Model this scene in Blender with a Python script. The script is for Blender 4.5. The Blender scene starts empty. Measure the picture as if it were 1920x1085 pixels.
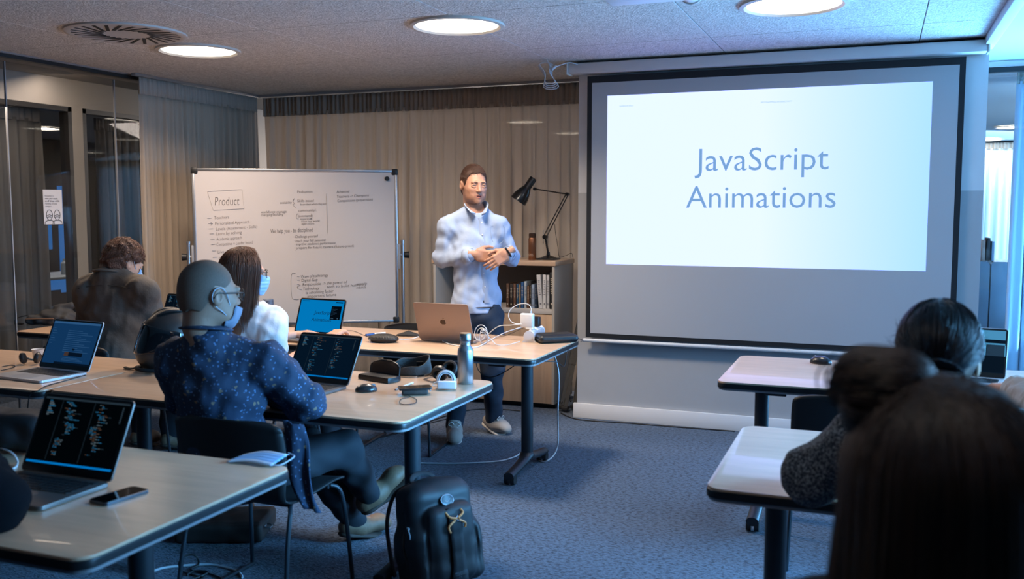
import bpy, bmesh, math, random
import numpy as np
import openvdb
from mathutils import Vector, Matrix

R_ = math.radians
random.seed(7)
rng = np.random.default_rng(11)
SC = bpy.context.scene
COL = SC.collection

# ------------------------------------------------------------------ camera
CAM_H = 1.55
CAM_F, CAM_YAW, CAM_PITCH = 1760.0, R_(21.3), R_(4.96)
FW = Vector((-math.sin(CAM_YAW) * math.cos(CAM_PITCH), math.cos(CAM_YAW) * math.cos(CAM_PITCH), -math.sin(CAM_PITCH)))
RT = Vector((math.cos(CAM_YAW), math.sin(CAM_YAW), 0))
UP = RT.cross(FW)
CP = Vector((0, 0, CAM_H))
cam_data = bpy.data.cameras.new('camera')
cam = bpy.data.objects.new('camera', cam_data)
COL.objects.link(cam)
cam_data.sensor_width = 36
cam_data.lens = CAM_F / 1920 * 36
cam_data.clip_start = 0.05
cam.matrix_world = Matrix(((RT.x, UP.x, -FW.x, 0), (RT.y, UP.y, -FW.y, 0), (RT.z, UP.z, -FW.z, CAM_H), (0, 0, 0, 1)))
cam_data.dof.use_dof = True
cam_data.dof.focus_distance = 5.9
cam_data.dof.aperture_fstop = 3.0
SC.camera = cam

# ------------------------------------------------------------------ light and exposure
SC.view_settings.view_transform = 'Standard'
SC.view_settings.look = 'None'
SC.view_settings.gamma = 1
SC.view_settings.use_curve_mapping = False
SC.view_settings.exposure = 0.0
SC.cycles.max_bounces = 8
SC.cycles.diffuse_bounces = 3
SC.cycles.glossy_bounces = 3
SC.cycles.transparent_max_bounces = 12
SC.cycles.sample_clamp_indirect = 6
SC.cycles.caustics_reflective = False
SC.cycles.caustics_refractive = False

world = bpy.data.worlds.new('world')
SC.world = world
world.use_nodes = True
bg = world.node_tree.nodes['Background']
bg.inputs[0].default_value = (0.22, 0.42, 0.80, 1)
bg.inputs[1].default_value = 0.025


def area(name, loc, target, sx, sy, power, col, shape='RECTANGLE', spread=180):
    l = bpy.data.lights.new(name, 'AREA')
    l.shape = shape
    l.size = sx
    if shape in ('RECTANGLE', 'ELLIPSE'):
        l.size_y = sy
    l.energy = power
    l.color = col
    l.spread = R_(spread)
    o = bpy.data.objects.new(name, l)
    COL.objects.link(o)
    o.location = loc
    o.rotation_euler = (Vector(target) - Vector(loc)).to_track_quat('-Z', 'Y').to_euler()
    return o


# daylight from the windows on the right, then fills added without windows
area('window_daylight', (3.7, 4.5, 1.55), (-.1, 3.5, .4), 4.2, 1.9, 190, (0.24, 0.56, 1.0), spread=130)
area('window_daylight', (2.7, 3.5, 1.75), (.2, 3.4, .72), 2.2, 1.0, 85, (0.13, 0.50, 1.0), spread=52)  # added narrow fill for the right tables, no window there
area('window_daylight', (3.2, 12.0, .9), (1.4, 11.5, 2.6), 1.5, 1.5, 60, (0.45, 0.72, 1.0))  # added uplight that brightens the far room ceiling, kept out of view
area('window_daylight', (1.95, 7.7, .95), (-.2, 5.6, 2.6), 2.0, 1.4, 300, (0.16, 0.52, 1.0), spread=130)  # added to turn the ceiling near the screen blue
area('window_daylight', (2.5, 8.15, 2.1), (.9, 9.2, .7), .5, .5, 16, (0.55, 0.78, 1.0))  # added fill for the grey cupboards and the pale curtain
# unseen area lamps inside the room beyond the right glass stand in for daylight
area('window_daylight', (2.6, 15.8, 1.6), (1.6, 17.3, 1.5), 4.0, 2.2, 260, (0.40, 0.70, 1.0))  # shines on the far curtain from inside, in place of the window behind
area('window_daylight', (2.3, 9.4, 2.3), (1.6, 12.4, 0.9), 2.0, 1.0, 70, (0.40, 0.70, 1.0))

# ------------------------------------------------------------------ pixel helpers (1920 x 1085)


def ray(px, py):
    return FW + RT * ((px - 960) / CAM_F) - UP * ((py - 542.5) / CAM_F)


def PZ(px, py, z):
    d = ray(px, py)
    return CP + d * ((z - CAM_H) / d.z)


def PY(px, py, y):
    d = ray(px, py)
    return CP + d * (y / d.y)


def PX(px, py, x):
    d = ray(px, py)
    return CP + d * (x / d.x)


def PD(px, py, dist):
    return CP + ray(px, py) * dist


# ------------------------------------------------------------------ materials
MATS = {}


def lin(c):
    if isinstance(c, str):
        c = tuple(int(c[i:i + 2], 16) for i in (0, 2, 4))
    r = []
    for v in c:
        v /= 255
        r.append(v / 12.92 if v <= .04045 else ((v + .055) / 1.055) ** 2.4)
    return tuple(r) + (1.0,)


def mat(name, col, rough=.5, metal=0, spec=.5, bump=None, var=None, emit=0, stretch=None, sheen=0, coat=0, island=0, trans=0, col2=None, thr=None, sheer=0):
    if name in MATS:
        return MATS[name]
    m = bpy.data.materials.new(name)
    m.use_nodes = True
    nt = m.node_tree
    b = nt.nodes['Principled BSDF']
    c = lin(col)
    b.inputs['Base Color'].default_value = c
    b.inputs['Roughness'].default_value = rough
    b.inputs['Metallic'].default_value = metal
    b.inputs['Specular IOR Level'].default_value = spec
    b.inputs['Sheen Weight'].default_value = sheen
    b.inputs['Coat Weight'].default_value = coat
    if emit:
        b.inputs['Emission Color'].default_value = c
        b.inputs['Emission Strength'].default_value = emit
    coord = nt.nodes.new('ShaderNodeTexCoord')
    mp = nt.nodes.new('ShaderNodeMapping')
    nt.links.new(coord.outputs['Object'], mp.inputs[0])
    if stretch:
        mp.inputs['Scale'].default_value = stretch
    colout = None
    if var or col2:
        n = nt.nodes.new('ShaderNodeTexNoise')
        n.inputs['Scale'].default_value = var[0]
        n.inputs['Detail'].default_value = 5
        n.inputs['Roughness'].default_value = .65
        nt.links.new(mp.outputs[0], n.inputs[0])
        mx = nt.nodes.new('ShaderNodeMix')
        mx.data_type = 'RGBA'
        if col2:
            mx.inputs[6].default_value = c
            mx.inputs[7].default_value = lin(col2)
        else:
            mx.inputs[6].default_value = tuple(v * (1 - var[1]) for v in c[:3]) + (1,)
            mx.inputs[7].default_value = tuple(min(1, v * (1 + var[1])) for v in c[:3]) + (1,)
        rp = nt.nodes.new('ShaderNodeMapRange')
        lo, hi = thr if thr else (.3, .7)
        rp.inputs[1].default_value = lo
        rp.inputs[2].default_value = hi
        nt.links.new(n.outputs[0], rp.inputs[0])
        nt.links.new(rp.outputs[0], mx.inputs[0])
        colout = mx.outputs[2]
    if island:
        g = nt.nodes.new('ShaderNodeNewGeometry')
        hs = nt.nodes.new('ShaderNodeHueSaturation')
        mr = nt.nodes.new('ShaderNodeMapRange')
        mr.inputs[3].default_value = 1 - island
        mr.inputs[4].default_value = 1 + island
        nt.links.new(g.outputs['Random Per Island'], mr.inputs[0])
        nt.links.new(mr.outputs[0], hs.inputs['Value'])
        hs.inputs['Color'].default_value = c
        if colout:
            nt.links.new(colout, hs.inputs['Color'])
        colout = hs.outputs[0]
    if colout:
        nt.links.new(colout, b.inputs['Base Color'])
    if bump:
        n = nt.nodes.new('ShaderNodeTexNoise')
        n.inputs['Scale'].default_value = bump[0]
        n.inputs['Detail'].default_value = bump[2] if len(bump) > 2 else 3
        nt.links.new(mp.outputs[0], n.inputs[0])
        bp = nt.nodes.new('ShaderNodeBump')
        bp.inputs['Strength'].default_value = bump[1]
        bp.inputs['Distance'].default_value = .01
        nt.links.new(n.outputs[0], bp.inputs['Height'])
        nt.links.new(bp.outputs[0], b.inputs['Normal'])
    if sheer:
        out = nt.nodes['Material Output']
        tl = nt.nodes.new('ShaderNodeBsdfTranslucent')
        tl.inputs[0].default_value = c
        mt = nt.nodes.new('ShaderNodeMixShader')
        mt.inputs[0].default_value = sheer
        nt.links.new(b.outputs[0], mt.inputs[1])
        nt.links.new(tl.outputs[0], mt.inputs[2])
        b = mt
        nt.links.new(mt.outputs[0], out.inputs[0])
    if trans:
        out = nt.nodes['Material Output']
        tr = nt.nodes.new('ShaderNodeBsdfTransparent')
        ms = nt.nodes.new('ShaderNodeMixShader')
        ms.inputs[0].default_value = trans
        nt.links.new(b.outputs[0], ms.inputs[1])
        nt.links.new(tr.outputs[0], ms.inputs[2])
        nt.links.new(ms.outputs[0], out.inputs[0])
    MATS[name] = m
    return m


def glow(name, col, strength):
    """a surface that gives off light: lamps and screens"""
    if name in MATS:
        return MATS[name]
    m = bpy.data.materials.new(name)
    m.use_nodes = True
    nt = m.node_tree
    nt.nodes.remove(nt.nodes['Principled BSDF'])
    e = nt.nodes.new('ShaderNodeEmission')
    e.inputs[0].default_value = lin(col)
    e.inputs[1].default_value = strength
    nt.links.new(e.outputs[0], nt.nodes['Material Output'].inputs[0])
    MATS[name] = m
    return m


def pane_mat(name, tint, gloss=.1, rough=.02):
    if name in MATS:
        return MATS[name]
    m = bpy.data.materials.new(name)
    m.use_nodes = True
    nt = m.node_tree
    nt.nodes.remove(nt.nodes['Principled BSDF'])
    t = nt.nodes.new('ShaderNodeBsdfTransparent')
    t.inputs[0].default_value = tint + (1,)
    g = nt.nodes.new('ShaderNodeBsdfGlossy')
    g.inputs['Roughness'].default_value = rough
    lw = nt.nodes.new('ShaderNodeLayerWeight')
    lw.inputs[0].default_value = .5
    f = nt.nodes.new('ShaderNodeMath')
    f.operation = 'POWER'
    f.inputs[1].default_value = 4.0
    nt.links.new(lw.outputs['Facing'], f.inputs[0])
    ad = nt.nodes.new('ShaderNodeMath')
    ad.operation = 'MULTIPLY_ADD'
    ad.inputs[1].default_value = gloss * 5
    ad.inputs[2].default_value = gloss * .25
    ms = nt.nodes.new('ShaderNodeMixShader')
    nt.links.new(f.outputs[0], ad.inputs[0])
    nt.links.new(ad.outputs[0], ms.inputs[0])
    nt.links.new(t.outputs[0], ms.inputs[1])
    nt.links.new(g.outputs[0], ms.inputs[2])
    nt.links.new(ms.outputs[0], nt.nodes['Material Output'].inputs[0])
    MATS[name] = m
    return m


# ------------------------------------------------------------------ mesh helpers
def nb():
    return bmesh.new()


def merge(bm, src, M=None, mi=None):
    vm = {}
    for v in src.verts:
        vm[v] = bm.verts.new(M @ v.co if M else v.co)
    flip = M is not None and M.to_3x3().determinant() < 0
    for f in src.faces:
        vs = [vm[v] for v in f.verts]
        if flip:
            vs.reverse()
        try:
            nf = bm.faces.new(vs)
        except ValueError:
            continue
        nf.material_index = f.material_index if mi is None else mi
    src.free()


def box(bm, c, s, bev=0, seg=2, M=None, mi=0, rz=0):
    t = nb()
    bmesh.ops.create_cube(t, size=1)
    for v in t.verts:
        v.co = Vector((v.co.x * s[0], v.co.y * s[1], v.co.z * s[2]))
    if bev:
        bmesh.ops.bevel(t, geom=t.edges[:], offset=bev, segments=seg, affect='EDGES', profile=.5)
    X = Matrix.Translation(c) @ Matrix.Rotation(rz, 4, 'Z')
    merge(bm, t, (M @ X) if M else X, mi)


def frame_to(d, up=Vector((0, 0, 1))):
    d = Vector(d).normalized()
    u = Vector(up)
    x = u.cross(d)
    if x.length < 1e-4:
        x = Vector((1, 0, 0)).cross(d)
    x.normalize()
    y = d.cross(x)
    return x, y, d


def cyl(bm, a, b, r1, r2=None, seg=20, mi=0, cap=True):
    a, b = Vector(a), Vector(b)
    r2 = r1 if r2 is None else r2
    x, y, _ = frame_to(b - a)
    ra, rb = [], []
    for i in range(seg):
        t = 2 * math.pi * i / seg
        u = x * math.cos(t) + y * math.sin(t)
        ra.append(bm.verts.new(a + u * r1))
        rb.append(bm.verts.new(b + u * r2))
    for i in range(seg):
        j = (i + 1) % seg
        bm.faces.new((ra[i], ra[j], rb[j], rb[i])).material_index = mi
    if cap:
        bm.faces.new(ra[::-1]).material_index = mi
        bm.faces.new(rb).material_index = mi


def catmull(pts, n=6, closed=False):
    P = [Vector(p) for p in pts]
    if len(P) < 3:
        return P
    out = []
    N = len(P)
    for i in range(N if closed else N - 1):
        if closed:
            p0, p1, p2, p3 = P[i - 1], P[i], P[(i + 1) % N], P[(i + 2) % N]
        else:
            p0, p1, p2, p3 = P[max(i - 1, 0)], P[i], P[i + 1], P[min(i + 2, N - 1)]
        for k in range(n):
            t = k / n
            out.append(.5 * ((2 * p1) + (p2 - p0) * t + (2 * p0 - 5 * p1 + 4 * p2 - p3) * t * t + (3 * p1 - p0 - 3 * p2 + p3) * t ** 3))
    if not closed:
        out.append(P[-1])
    return out


def tube(bm, pts, r, seg=8, mi=0, closed=False, smooth=0, flat=1.0, up=None):
    P = catmull(pts, smooth, closed) if smooth else [Vector(p) for p in pts]
    n = len(P)
    rr = r if callable(r) else (lambda t: r)
    T = []
    for i in range(n):
        if closed:
            d = P[(i + 1) % n] - P[i - 1]
        else:
            d = P[min(i + 1, n - 1)] - P[max(i - 1, 0)]
        T.append(d.normalized() if d.length > 1e-9 else Vector((0, 0, 1)))
    ref = Vector(up) if up else (Vector((0, 0, 1)) if abs(T[0].z) < .9 else Vector((1, 0, 0)))
    rings = []
    x = None
    for i in range(n):
        if up:
            x = ref - T[i] * ref.dot(T[i])
        else:
            x = (ref if x is None else x)
            x = x - T[i] * x.dot(T[i])
        if x.length < 1e-6:
            x = T[i].orthogonal()
        x.normalize()
        y = T[i].cross(x)
        q = rr(i / max(1, n - 1))
        rings.append([bm.verts.new(P[i] + x * (q * flat * math.cos(2 * math.pi * k / seg)) + y * (q * math.sin(2 * math.pi * k / seg))) for k in range(seg)])
    for i in range(n if closed else n - 1):
        A, B = rings[i], rings[(i + 1) % n]
        for k in range(seg):
            j = (k + 1) % seg
            bm.faces.new((A[k], A[j], B[j], B[k])).material_index = mi
    if not closed:
        bm.faces.new(rings[0][::-1]).material_index = mi
        bm.faces.new(rings[-1]).material_index = mi


def lathe(bm, prof, c=(0, 0, 0), seg=32, M=None, mi=0):
    t = nb()
    rings = []
    for r, z in prof:
        if r < 1e-6:
            rings.append([t.verts.new((0, 0, z))])
        else:
            rings.append([t.verts.new((r * math.cos(2 * math.pi * k / seg), r * math.sin(2 * math.pi * k / seg), z)) for k in range(seg)])
    for A, B in zip(rings[:-1], rings[1:]):
        for k in range(seg):
            j = (k + 1) % seg
            if len(A) == 1 and len(B) == 1:
                continue
            if len(A) == 1:
                t.faces.new((A[0], B[j], B[k]))
            elif len(B) == 1:
                t.faces.new((A[k], A[j], B[0]))
            else:
                t.faces.new((A[k], A[j], B[j], B[k]))
    X = Matrix.Translation(c)
    merge(bm, t, (X @ M) if M else X, mi)


def prism(bm, poly, z0, z1, M=None, mi=0, bev=0):
    t = nb()
    a = [t.verts.new((p[0], p[1], z0)) for p in poly]
    b = [t.verts.new((p[0], p[1], z1)) for p in poly]
    n = len(poly)
    t.faces.new(a[::-1])
    top = t.faces.new(b)
    for i in range(n):
        t.faces.new((a[i], a[(i + 1) % n], b[(i + 1) % n], b[i]))
    if bev:
        bmesh.ops.bevel(t, geom=list(top.edges), offset=bev, segments=2, affect='EDGES', profile=.5)
    bmesh.ops.recalc_face_normals(t, faces=t.faces[:])
    merge(bm, t, M, mi)


def ball(bm, c, r, seg=16, mi=0, M=None):
    t = nb()
    bmesh.ops.create_uvsphere(t, u_segments=seg, v_segments=max(6, seg // 2 + 2), radius=1)
    r = (r, r, r) if not hasattr(r, '__len__') else r
    X = Matrix.Translation(c) @ (M if M else Matrix()) @ Matrix.Diagonal((r[0], r[1], r[2], 1))
    merge(bm, t, X, mi)


def rrect(w, h, r, n=5, c=(0, 0)):
    out = []
    for sx, sy, a0 in ((1, 1, 0), (-1, 1, 90), (-1, -1, 180), (1, -1, 270)):
        for k in range(n + 1):
            a = R_(a0 + 90 * k / n)
            out.append((c[0] + sx * (w / 2 - r) + r * math.cos(a), c[1] + sy * (h / 2 - r) + r * math.sin(a)))
    return out


def quad(bm, pts, mi=0):
    f = bm.faces.new([bm.verts.new(p) for p in pts])
    f.material_index = mi
    return f


def write(bm, s, size, M, shear=0, align='LEFT', mi=0, extrude=0, thin=0, space=1):
    cu = bpy.data.curves.new('lettering', 'FONT')
    cu.body = s
    cu.size = size
    cu.shear = shear
    cu.align_x = align
    cu.extrude = extrude
    cu.offset = thin
    cu.space_character = space
    cu.resolution_u = 3
    ob = bpy.data.objects.new('lettering', cu)
    me = bpy.data.meshes.new_from_object(ob)
    t = nb()
    t.from_mesh(me)
    merge(bm, t, M, mi)
    bpy.data.objects.remove(ob)
    bpy.data.curves.remove(cu)
    bpy.data.meshes.remove(me)


def write_fit(bm, s, width, cx, base, Mf, align='CENTER', mi=0, thin=0, wscale=None):
    """text of a given width whose baseline middle sits at (cx, base) in the plane Mf"""
    tmp = nb()
    write(tmp, s, 1.0, Matrix(), thin=thin)
    xs_ = [v.co.x for v in tmp.verts]
    x0, x1 = min(xs_), max(xs_)
    k = width / (x1 - x0)
    ax = cx - (x0 + x1) / 2 * k if align == 'CENTER' else cx - x0 * k
    merge(bm, tmp, Mf @ Matrix.Translation((ax, base, 0)) @ Matrix.Diagonal((k, k * (wscale or 1), 1, 1)), mi)

def obj(name, bm, mats, parent=None, angle=35, label=None, solid=0):
    me = bpy.data.meshes.new(name)
    if isinstance(bm, bpy.types.Mesh):
        me = bm
        me.name = name
    else:
        bm.to_mesh(me)
        bm.free()
    o = bpy.data.objects.new(name, me)
    COL.objects.link(o)
    for m in (mats if isinstance(mats, (list, tuple)) else [mats]):
        me.materials.append(m)
    if angle:
        me.shade_smooth()
        if angle < 180:
            me.set_sharp_from_angle(angle=R_(angle))
    if parent:
        o.parent = parent
    if label:
        o['label'] = label
    if solid:
        s = o.modifiers.new('thickness', 'SOLIDIFY')
        s.thickness = solid
        s.offset = 0
    return o


def thing(name, label, cat, loc=(0, 0, 0), rz=0, group=None):
    o = bpy.data.objects.new(name, None)
    COL.objects.link(o)
    o.empty_display_size = .1
    o.location = loc
    o.rotation_euler = (0, 0, rz)
    o['label'] = label
    o['category'] = cat
    if group:
        o['group'] = group
    return o


def tag(o, label, cat, group=None):
    o['label'] = label
    o['category'] = cat
    if group:
        o['group'] = group
    return o


def struct(name, bm, mats, parent=None, angle=35):
    o = obj(name, bm, mats, parent, angle)
    if parent is None:
        o['kind'] = 'structure'
    return o


def dup(root, loc, rz, label, group=None):
    r = root.copy()
    COL.objects.link(r)
    r.location = loc
    r.rotation_euler = (0, 0, rz)
    r['label'] = label
    if group:
        r['group'] = group
    for ch in list(root.children):
        c = ch.copy()
        COL.objects.link(c)
        c.parent = r
        for g in list(ch.children):
            d = g.copy()
            COL.objects.link(d)
            d.parent = c
    return r


def planeM(o, x, y):
    """matrix whose local X/Y run along world vectors x/y from origin o"""
    x, y = Vector(x).normalized(), Vector(y).normalized()
    z = x.cross(y).normalized()
    return Matrix(((x.x, y.x, z.x, o[0]), (x.y, y.y, z.y, o[1]), (x.z, y.z, z.z, o[2]), (0, 0, 0, 1)))


# ------------------------------------------------------------------ smooth-blended solid modelling
class Solid:
    def __init__(self, lo, hi, h):
        self.lo = np.array(lo, float)
        self.h = h
        n = np.ceil((np.array(hi, float) - self.lo) / h).astype(int) + 1
        self.n = n
        self.F = np.full(tuple(n), 1.0, np.float32)
        self.ax = [(self.lo[i] + h * np.arange(n[i])).astype(np.float32) for i in range(3)]

    def _sl(self, lo, hi):
        s = []
        for i in range(3):
            a = int(max(0, math.floor((lo[i] - self.lo[i]) / self.h)))
            b = int(min(self.n[i], math.ceil((hi[i] - self.lo[i]) / self.h) + 1))
            if b <= a:
                return None
            s.append(slice(a, b))
        return tuple(s)

    def _pts(self, s):
        return (self.ax[0][s[0]][:, None, None], self.ax[1][s[1]][None, :, None], self.ax[2][s[2]][None, None, :])

    def _mix(self, s, d, k, op):
        A = self.F[s]
        if op == 'cut':
            d = -d
            if k > 0:
                h = np.clip(.5 - .5 * (d - A) / k, 0, 1)
                self.F[s] = A * h + d * (1 - h) + 0 * A + k * h * (1 - h)
                hh = np.clip(.5 + .5 * (A - d) / k, 0, 1)
                self.F[s] = d * (1 - hh) + A * hh + k * hh * (1 - hh)
            else:
                self.F[s] = np.maximum(A, d)
        elif k > 0:
            h = np.clip(.5 + .5 * (A - d) / k, 0, 1)
            self.F[s] = A * (1 - h) + d * h - k * h * (1 - h)
        else:
            self.F[s] = np.minimum(A, d)

    def cap(self, a, b, r1, r2=None, k=.02, flat=None, op='add', grow=0.0):
        a, b = np.array(a, float), np.array(b, float)
        r2 = r1 if r2 is None else r2
        r1, r2 = r1 + grow, r2 + grow
        m = max(r1, r2) * (max(1, flat[1]) if flat else 1) + k + 3 * self.h
        s = self._sl(np.minimum(a, b) - m, np.maximum(a, b) + m)
        if s is None:
            return self
        X, Y, Z = self._pts(s)
        ab = b - a
        px, py, pz = X - a[0], Y - a[1], Z - a[2]
        t = np.clip((px * ab[0] + py * ab[1] + pz * ab[2]) / max(1e-9, ab @ ab), 0, 1)
        qx, qy, qz = px - t * ab[0], py - t * ab[1], pz - t * ab[2]
        if flat:
            u = np.array(flat[0], float)
            u /= np.linalg.norm(u)
            q = qx * u[0] + qy * u[1] + qz * u[2]
            c = q * (1 / flat[1] - 1)
            qx, qy, qz = qx + c * u[0], qy + c * u[1], qz + c * u[2]
        d = np.sqrt(qx * qx + qy * qy + qz * qz) - (r1 + (r2 - r1) * t)
        if flat and flat[1] < 1:
            d = d * (.5 + .5 * flat[1])
        self._mix(s, d, k, op)
        return self

    def ell(self, c, r, k=.02, rot=None, op='add', grow=0.0):
        c = np.array(c, float)
        r = np.array(r, float) + grow
        m = r.max() + k + 3 * self.h
        s = self._sl(c - m, c + m)
        if s is None:
            return self
        X, Y, Z = self._pts(s)
        px, py, pz = X - c[0], Y - c[1], Z - c[2]
        if rot is not None:
            M = np.array(rot, float)   # columns = local axes
            px, py, pz = (px * M[0, i] + py * M[1, i] + pz * M[2, i] for i in range(3))
        k0 = np.sqrt((px / r[0]) ** 2 + (py / r[1]) ** 2 + (pz / r[2]) ** 2)
        k1 = np.sqrt((px / r[0] ** 2) ** 2 + (py / r[1] ** 2) ** 2 + (pz / r[2] ** 2) ** 2) + 1e-9
        self._mix(s, k0 * (k0 - 1) / k1, k, op)
        return self

    def half(self, p, n):
        """keep the side the normal n points away from"""
        p, n = np.array(p, float), np.array(n, float)
        n /= np.linalg.norm(n)
        X, Y, Z = self.ax[0][:, None, None], self.ax[1][None, :, None], self.ax[2][None, None, :]
        self.F = np.maximum(self.F, ((X - p[0]) * n[0] + (Y - p[1]) * n[1] + (Z - p[2]) * n[2]).astype(np.float32))
        return self

    def grid(self):
        return np.meshgrid(*self.ax, indexing='ij', sparse=True)

    def wrinkle(self, amp, f, seed=0, st=(1, 1, 1)):
        X, Y, Z = self.grid()
        X, Y, Z = X * f * st[0] + seed, Y * f * st[1] + seed * .7, Z * f * st[2] - seed * .4
        a = np.sin(X * 1.1 + 1.8 * np.sin(Z * .55 + Y * .4) + .6 * Z)
        b = np.sin(Z * 1.35 + 1.6 * np.sin(X * .7 - Y * .5) + .8 * Y)
        c = np.sin(2.1 * X + 1.3 * Y - 1.7 * Z + 1.2 * np.sin(Z * 1.1 + X))
        self.F = (self.F + amp * (a * b + .45 * c)).astype(np.float32)
        return self

    def mesh(self, M=None):
        F = self.F.copy()
        for ax in range(3):                    # close the border
            sl = [slice(None)] * 3
            for e in (0, -1):
                sl[ax] = e
                F[tuple(sl)] = np.maximum(F[tuple(sl)], self.h * .5)
        F = np.clip(F, -4 * self.h, 4 * self.h)
        g = openvdb.FloatGrid(float(4 * self.h))
        g.copyFromArray(F.astype(np.float32))
        pts, quads = g.convertToQuads(isovalue=0.0)
        pts = np.array(pts) * self.h + self.lo
        quads = np.array(quads)
        if len(quads):
            A = pts[quads]
            vol = np.einsum('ij,ij->i', np.cross(A[:, 0], A[:, 1]), A[:, 2]).sum() + np.einsum('ij,ij->i', np.cross(A[:, 0], A[:, 2]), A[:, 3]).sum()
            if vol < 0:
                quads = quads[:, ::-1]
        if M is not None:
            Mn = np.array(M)
            if np.linalg.det(Mn[:3, :3]) < 0:
                quads = quads[:, ::-1]
            pts = pts @ Mn[:3, :3].T + Mn[:3, 3]
        return pts, quads


def npmesh(parts, root=(0, 0, 0)):
    """several (points, quads[, material index per face or int]) joined in one mesh"""
    P, Q, MI = [], [], []
    off = 0
    for p in parts:
        pts, quads = p[0], p[1]
        mi = p[2] if len(p) > 2 else 0
        P.append(pts)
        Q.append(quads + off)
        MI.append(np.full(len(quads), mi, int) if np.isscalar(mi) else np.array(mi, int))
        off += len(pts)
    P = np.concatenate(P) - np.array(root, float)
    Q = np.concatenate(Q)
    MI = np.concatenate(MI)
    me = bpy.data.meshes.new('form')
    n, k = Q.shape
    me.vertices.add(len(P))
    me.vertices.foreach_set('co', P.astype(np.float32).ravel())
    me.loops.add(n * k)
    me.loops.foreach_set('vertex_index', Q.astype(np.int32).ravel())
    me.polygons.add(n)
    me.polygons.foreach_set('loop_start', np.arange(0, n * k, k, dtype=np.int32))
    me.polygons.foreach_set('material_index', MI.astype(np.int32))
    me.update(calc_edges=True)
    return me


def strands(P, r, seg=3):
    """P: (N, K, 3) polylines -> thin tapering tubes (points, quads)"""
    P = np.array(P, float)
    N, K, _ = P.shape
    T = np.gradient(P, axis=1)
    T /= np.linalg.norm(T, axis=2, keepdims=True) + 1e-9
    ref = np.array([.31, .57, .76])
    x = np.cross(T, ref)
    x /= np.linalg.norm(x, axis=2, keepdims=True) + 1e-9
    y = np.cross(T, x)
    t = np.linspace(0, 1, K)
    rad = r * (1 - .75 * t ** 3)[None, :, None]
    V = np.stack([P + x * rad * math.cos(2 * math.pi * k / seg) + y * rad * math.sin(2 * math.pi * k / seg) for k in range(seg)], 2)
    idx = np.arange(N * K * seg).reshape(N, K, seg)
    a = idx[:, :-1, :]
    b = idx[:, 1:, :]
    q = np.stack([a, np.roll(a, -1, 2), np.roll(b, -1, 2), b], -1).reshape(-1, 4)
    return V.reshape(-1, 3), q

# ================================================================== THE SETTING
CZ = 2.59
WY = 6.59            # screen wall
BY = 7.40            # back curtain
LX = -5.5            # glass partition on the left

M_carpet = mat('carpet', '566478', .95, spec=.1, bump=(120, .9, 4), var=(62, 0), col2='232b38', thr=(.46, .62), sheen=.15, stretch=(.7, 1.2, 1))
M_ceil = mat('wood_wool_ceiling', 'cfcecb', .95, spec=.1, bump=(85, .9, 6), var=(55, .30))
M_white = mat('white_paint', 'cfd0d2', .6, var=(3, .03))
M_grey = mat('grey_wall_paint', 'a9aaad', .6, var=(3, .03))
M_skirt = mat('white_gloss_paint', 'e0e0e2', .35)
M_dark = mat('dark_frame', '1a1a1c', .45)
M_black = mat('black_plastic', '0e0f11', .5)
M_softblack = mat('black_satin', '141518', .38)
M_alu = mat('aluminium', 'b9bbbf', .3, metal=.9)
M_greyp = mat('grey_plastic', '8a8c90', .5)
M_whitep = mat('white_plastic', 'dcdcdc', .4)
M_steel = mat('powder_coated_steel', '20262d', .45, metal=.2)
M_glass = pane_mat('glass', (.88, .89, .90), .12)
M_plaster = mat('smooth_plaster', 'b9c2c9', .8)

b = nb()
box(b, (-2.5, 8.5, -.05), (22, 22, .1))
struct('floor', b, M_carpet)

b = nb()
ys = [-1.3, -.1, 1.1, 2.3, 3.5, 4.7, 5.9, 7.1, 7.48]
xs = [-5.47, -4.6, -3.4, -2.2, -1.0, .2, .57]
for i in range(len(ys) - 1):
    for j in range(len(xs) - 1):
        box(b, ((xs[j] + xs[j + 1]) / 2, (ys[i] + ys[i + 1]) / 2, CZ + .0125), (xs[j + 1] - xs[j] - .005, ys[i + 1] - ys[i] - .005, .025), bev=.002, seg=1)
box(b, (-2.45, 3.1, CZ + .045), (6.1, 8.8, .03))
struct('ceiling', b, M_ceil, angle=20)

# smooth ceilings beyond: corridor and rooms on the left, right bay, rooms behind
b = nb()
box(b, (-9.0, 8.5, CZ + .06), (6.98, 22, .04))
struct('ceiling', b, mat('corridor_ceiling', '8d8a86', .9))
b = nb()
box(b, (3.5, 3.1, CZ + .08), (5.78, 9.9, .04))
box(b, (.0, 13.6, CZ + .08), (11.0, 11.1, .04))
struct('ceiling', b, M_plaster)
b = nb()
box(b, (.60, 2.6, CZ + .005), (.06, 8.15, .11), bev=.004)
struct('trim_1', b, M_white)
# dark shadow gap and rail on top of the screen wall
b = nb()
box(b, (-.72, WY - .02, CZ - .012), (2.66, .03, .022))
struct('trim_2', b, M_dark)

# screen wall: two-tone, upper part lighter, lower part grey, white skirting
b = nb()
box(b, (-.7225, WY + .15, (1.66 + CZ) / 2), (2.655, .3, CZ - 1.66), mi=0)
box(b, (-.7225, WY + .15, .83), (2.655, .3, 1.66), mi=1)
struct('wall_front', b, [M_white, M_grey])
b = nb()
box(b, (.45, 7.45, CZ / 2), (.30, 1.12, CZ))
struct('wall_right', b, M_white)  # unseen block added to keep daylight from leaking behind the screen wall
b = nb()
box(b, (-.7225, WY - .012, .055), (2.70, .024, .11), bev=.004)
struct('baseboard_front', b, M_skirt)
b = nb()
box(b, (-2.5, 19.0, 1.3), (22, .2, 2.7))
struct('wall_back', b, mat('far_wall', '77746f', .8))
b = nb()
box(b, (6.2, 8.5, 1.3), (.2, 22, 2.7))
struct('wall_right', b, M_plaster)

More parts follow.
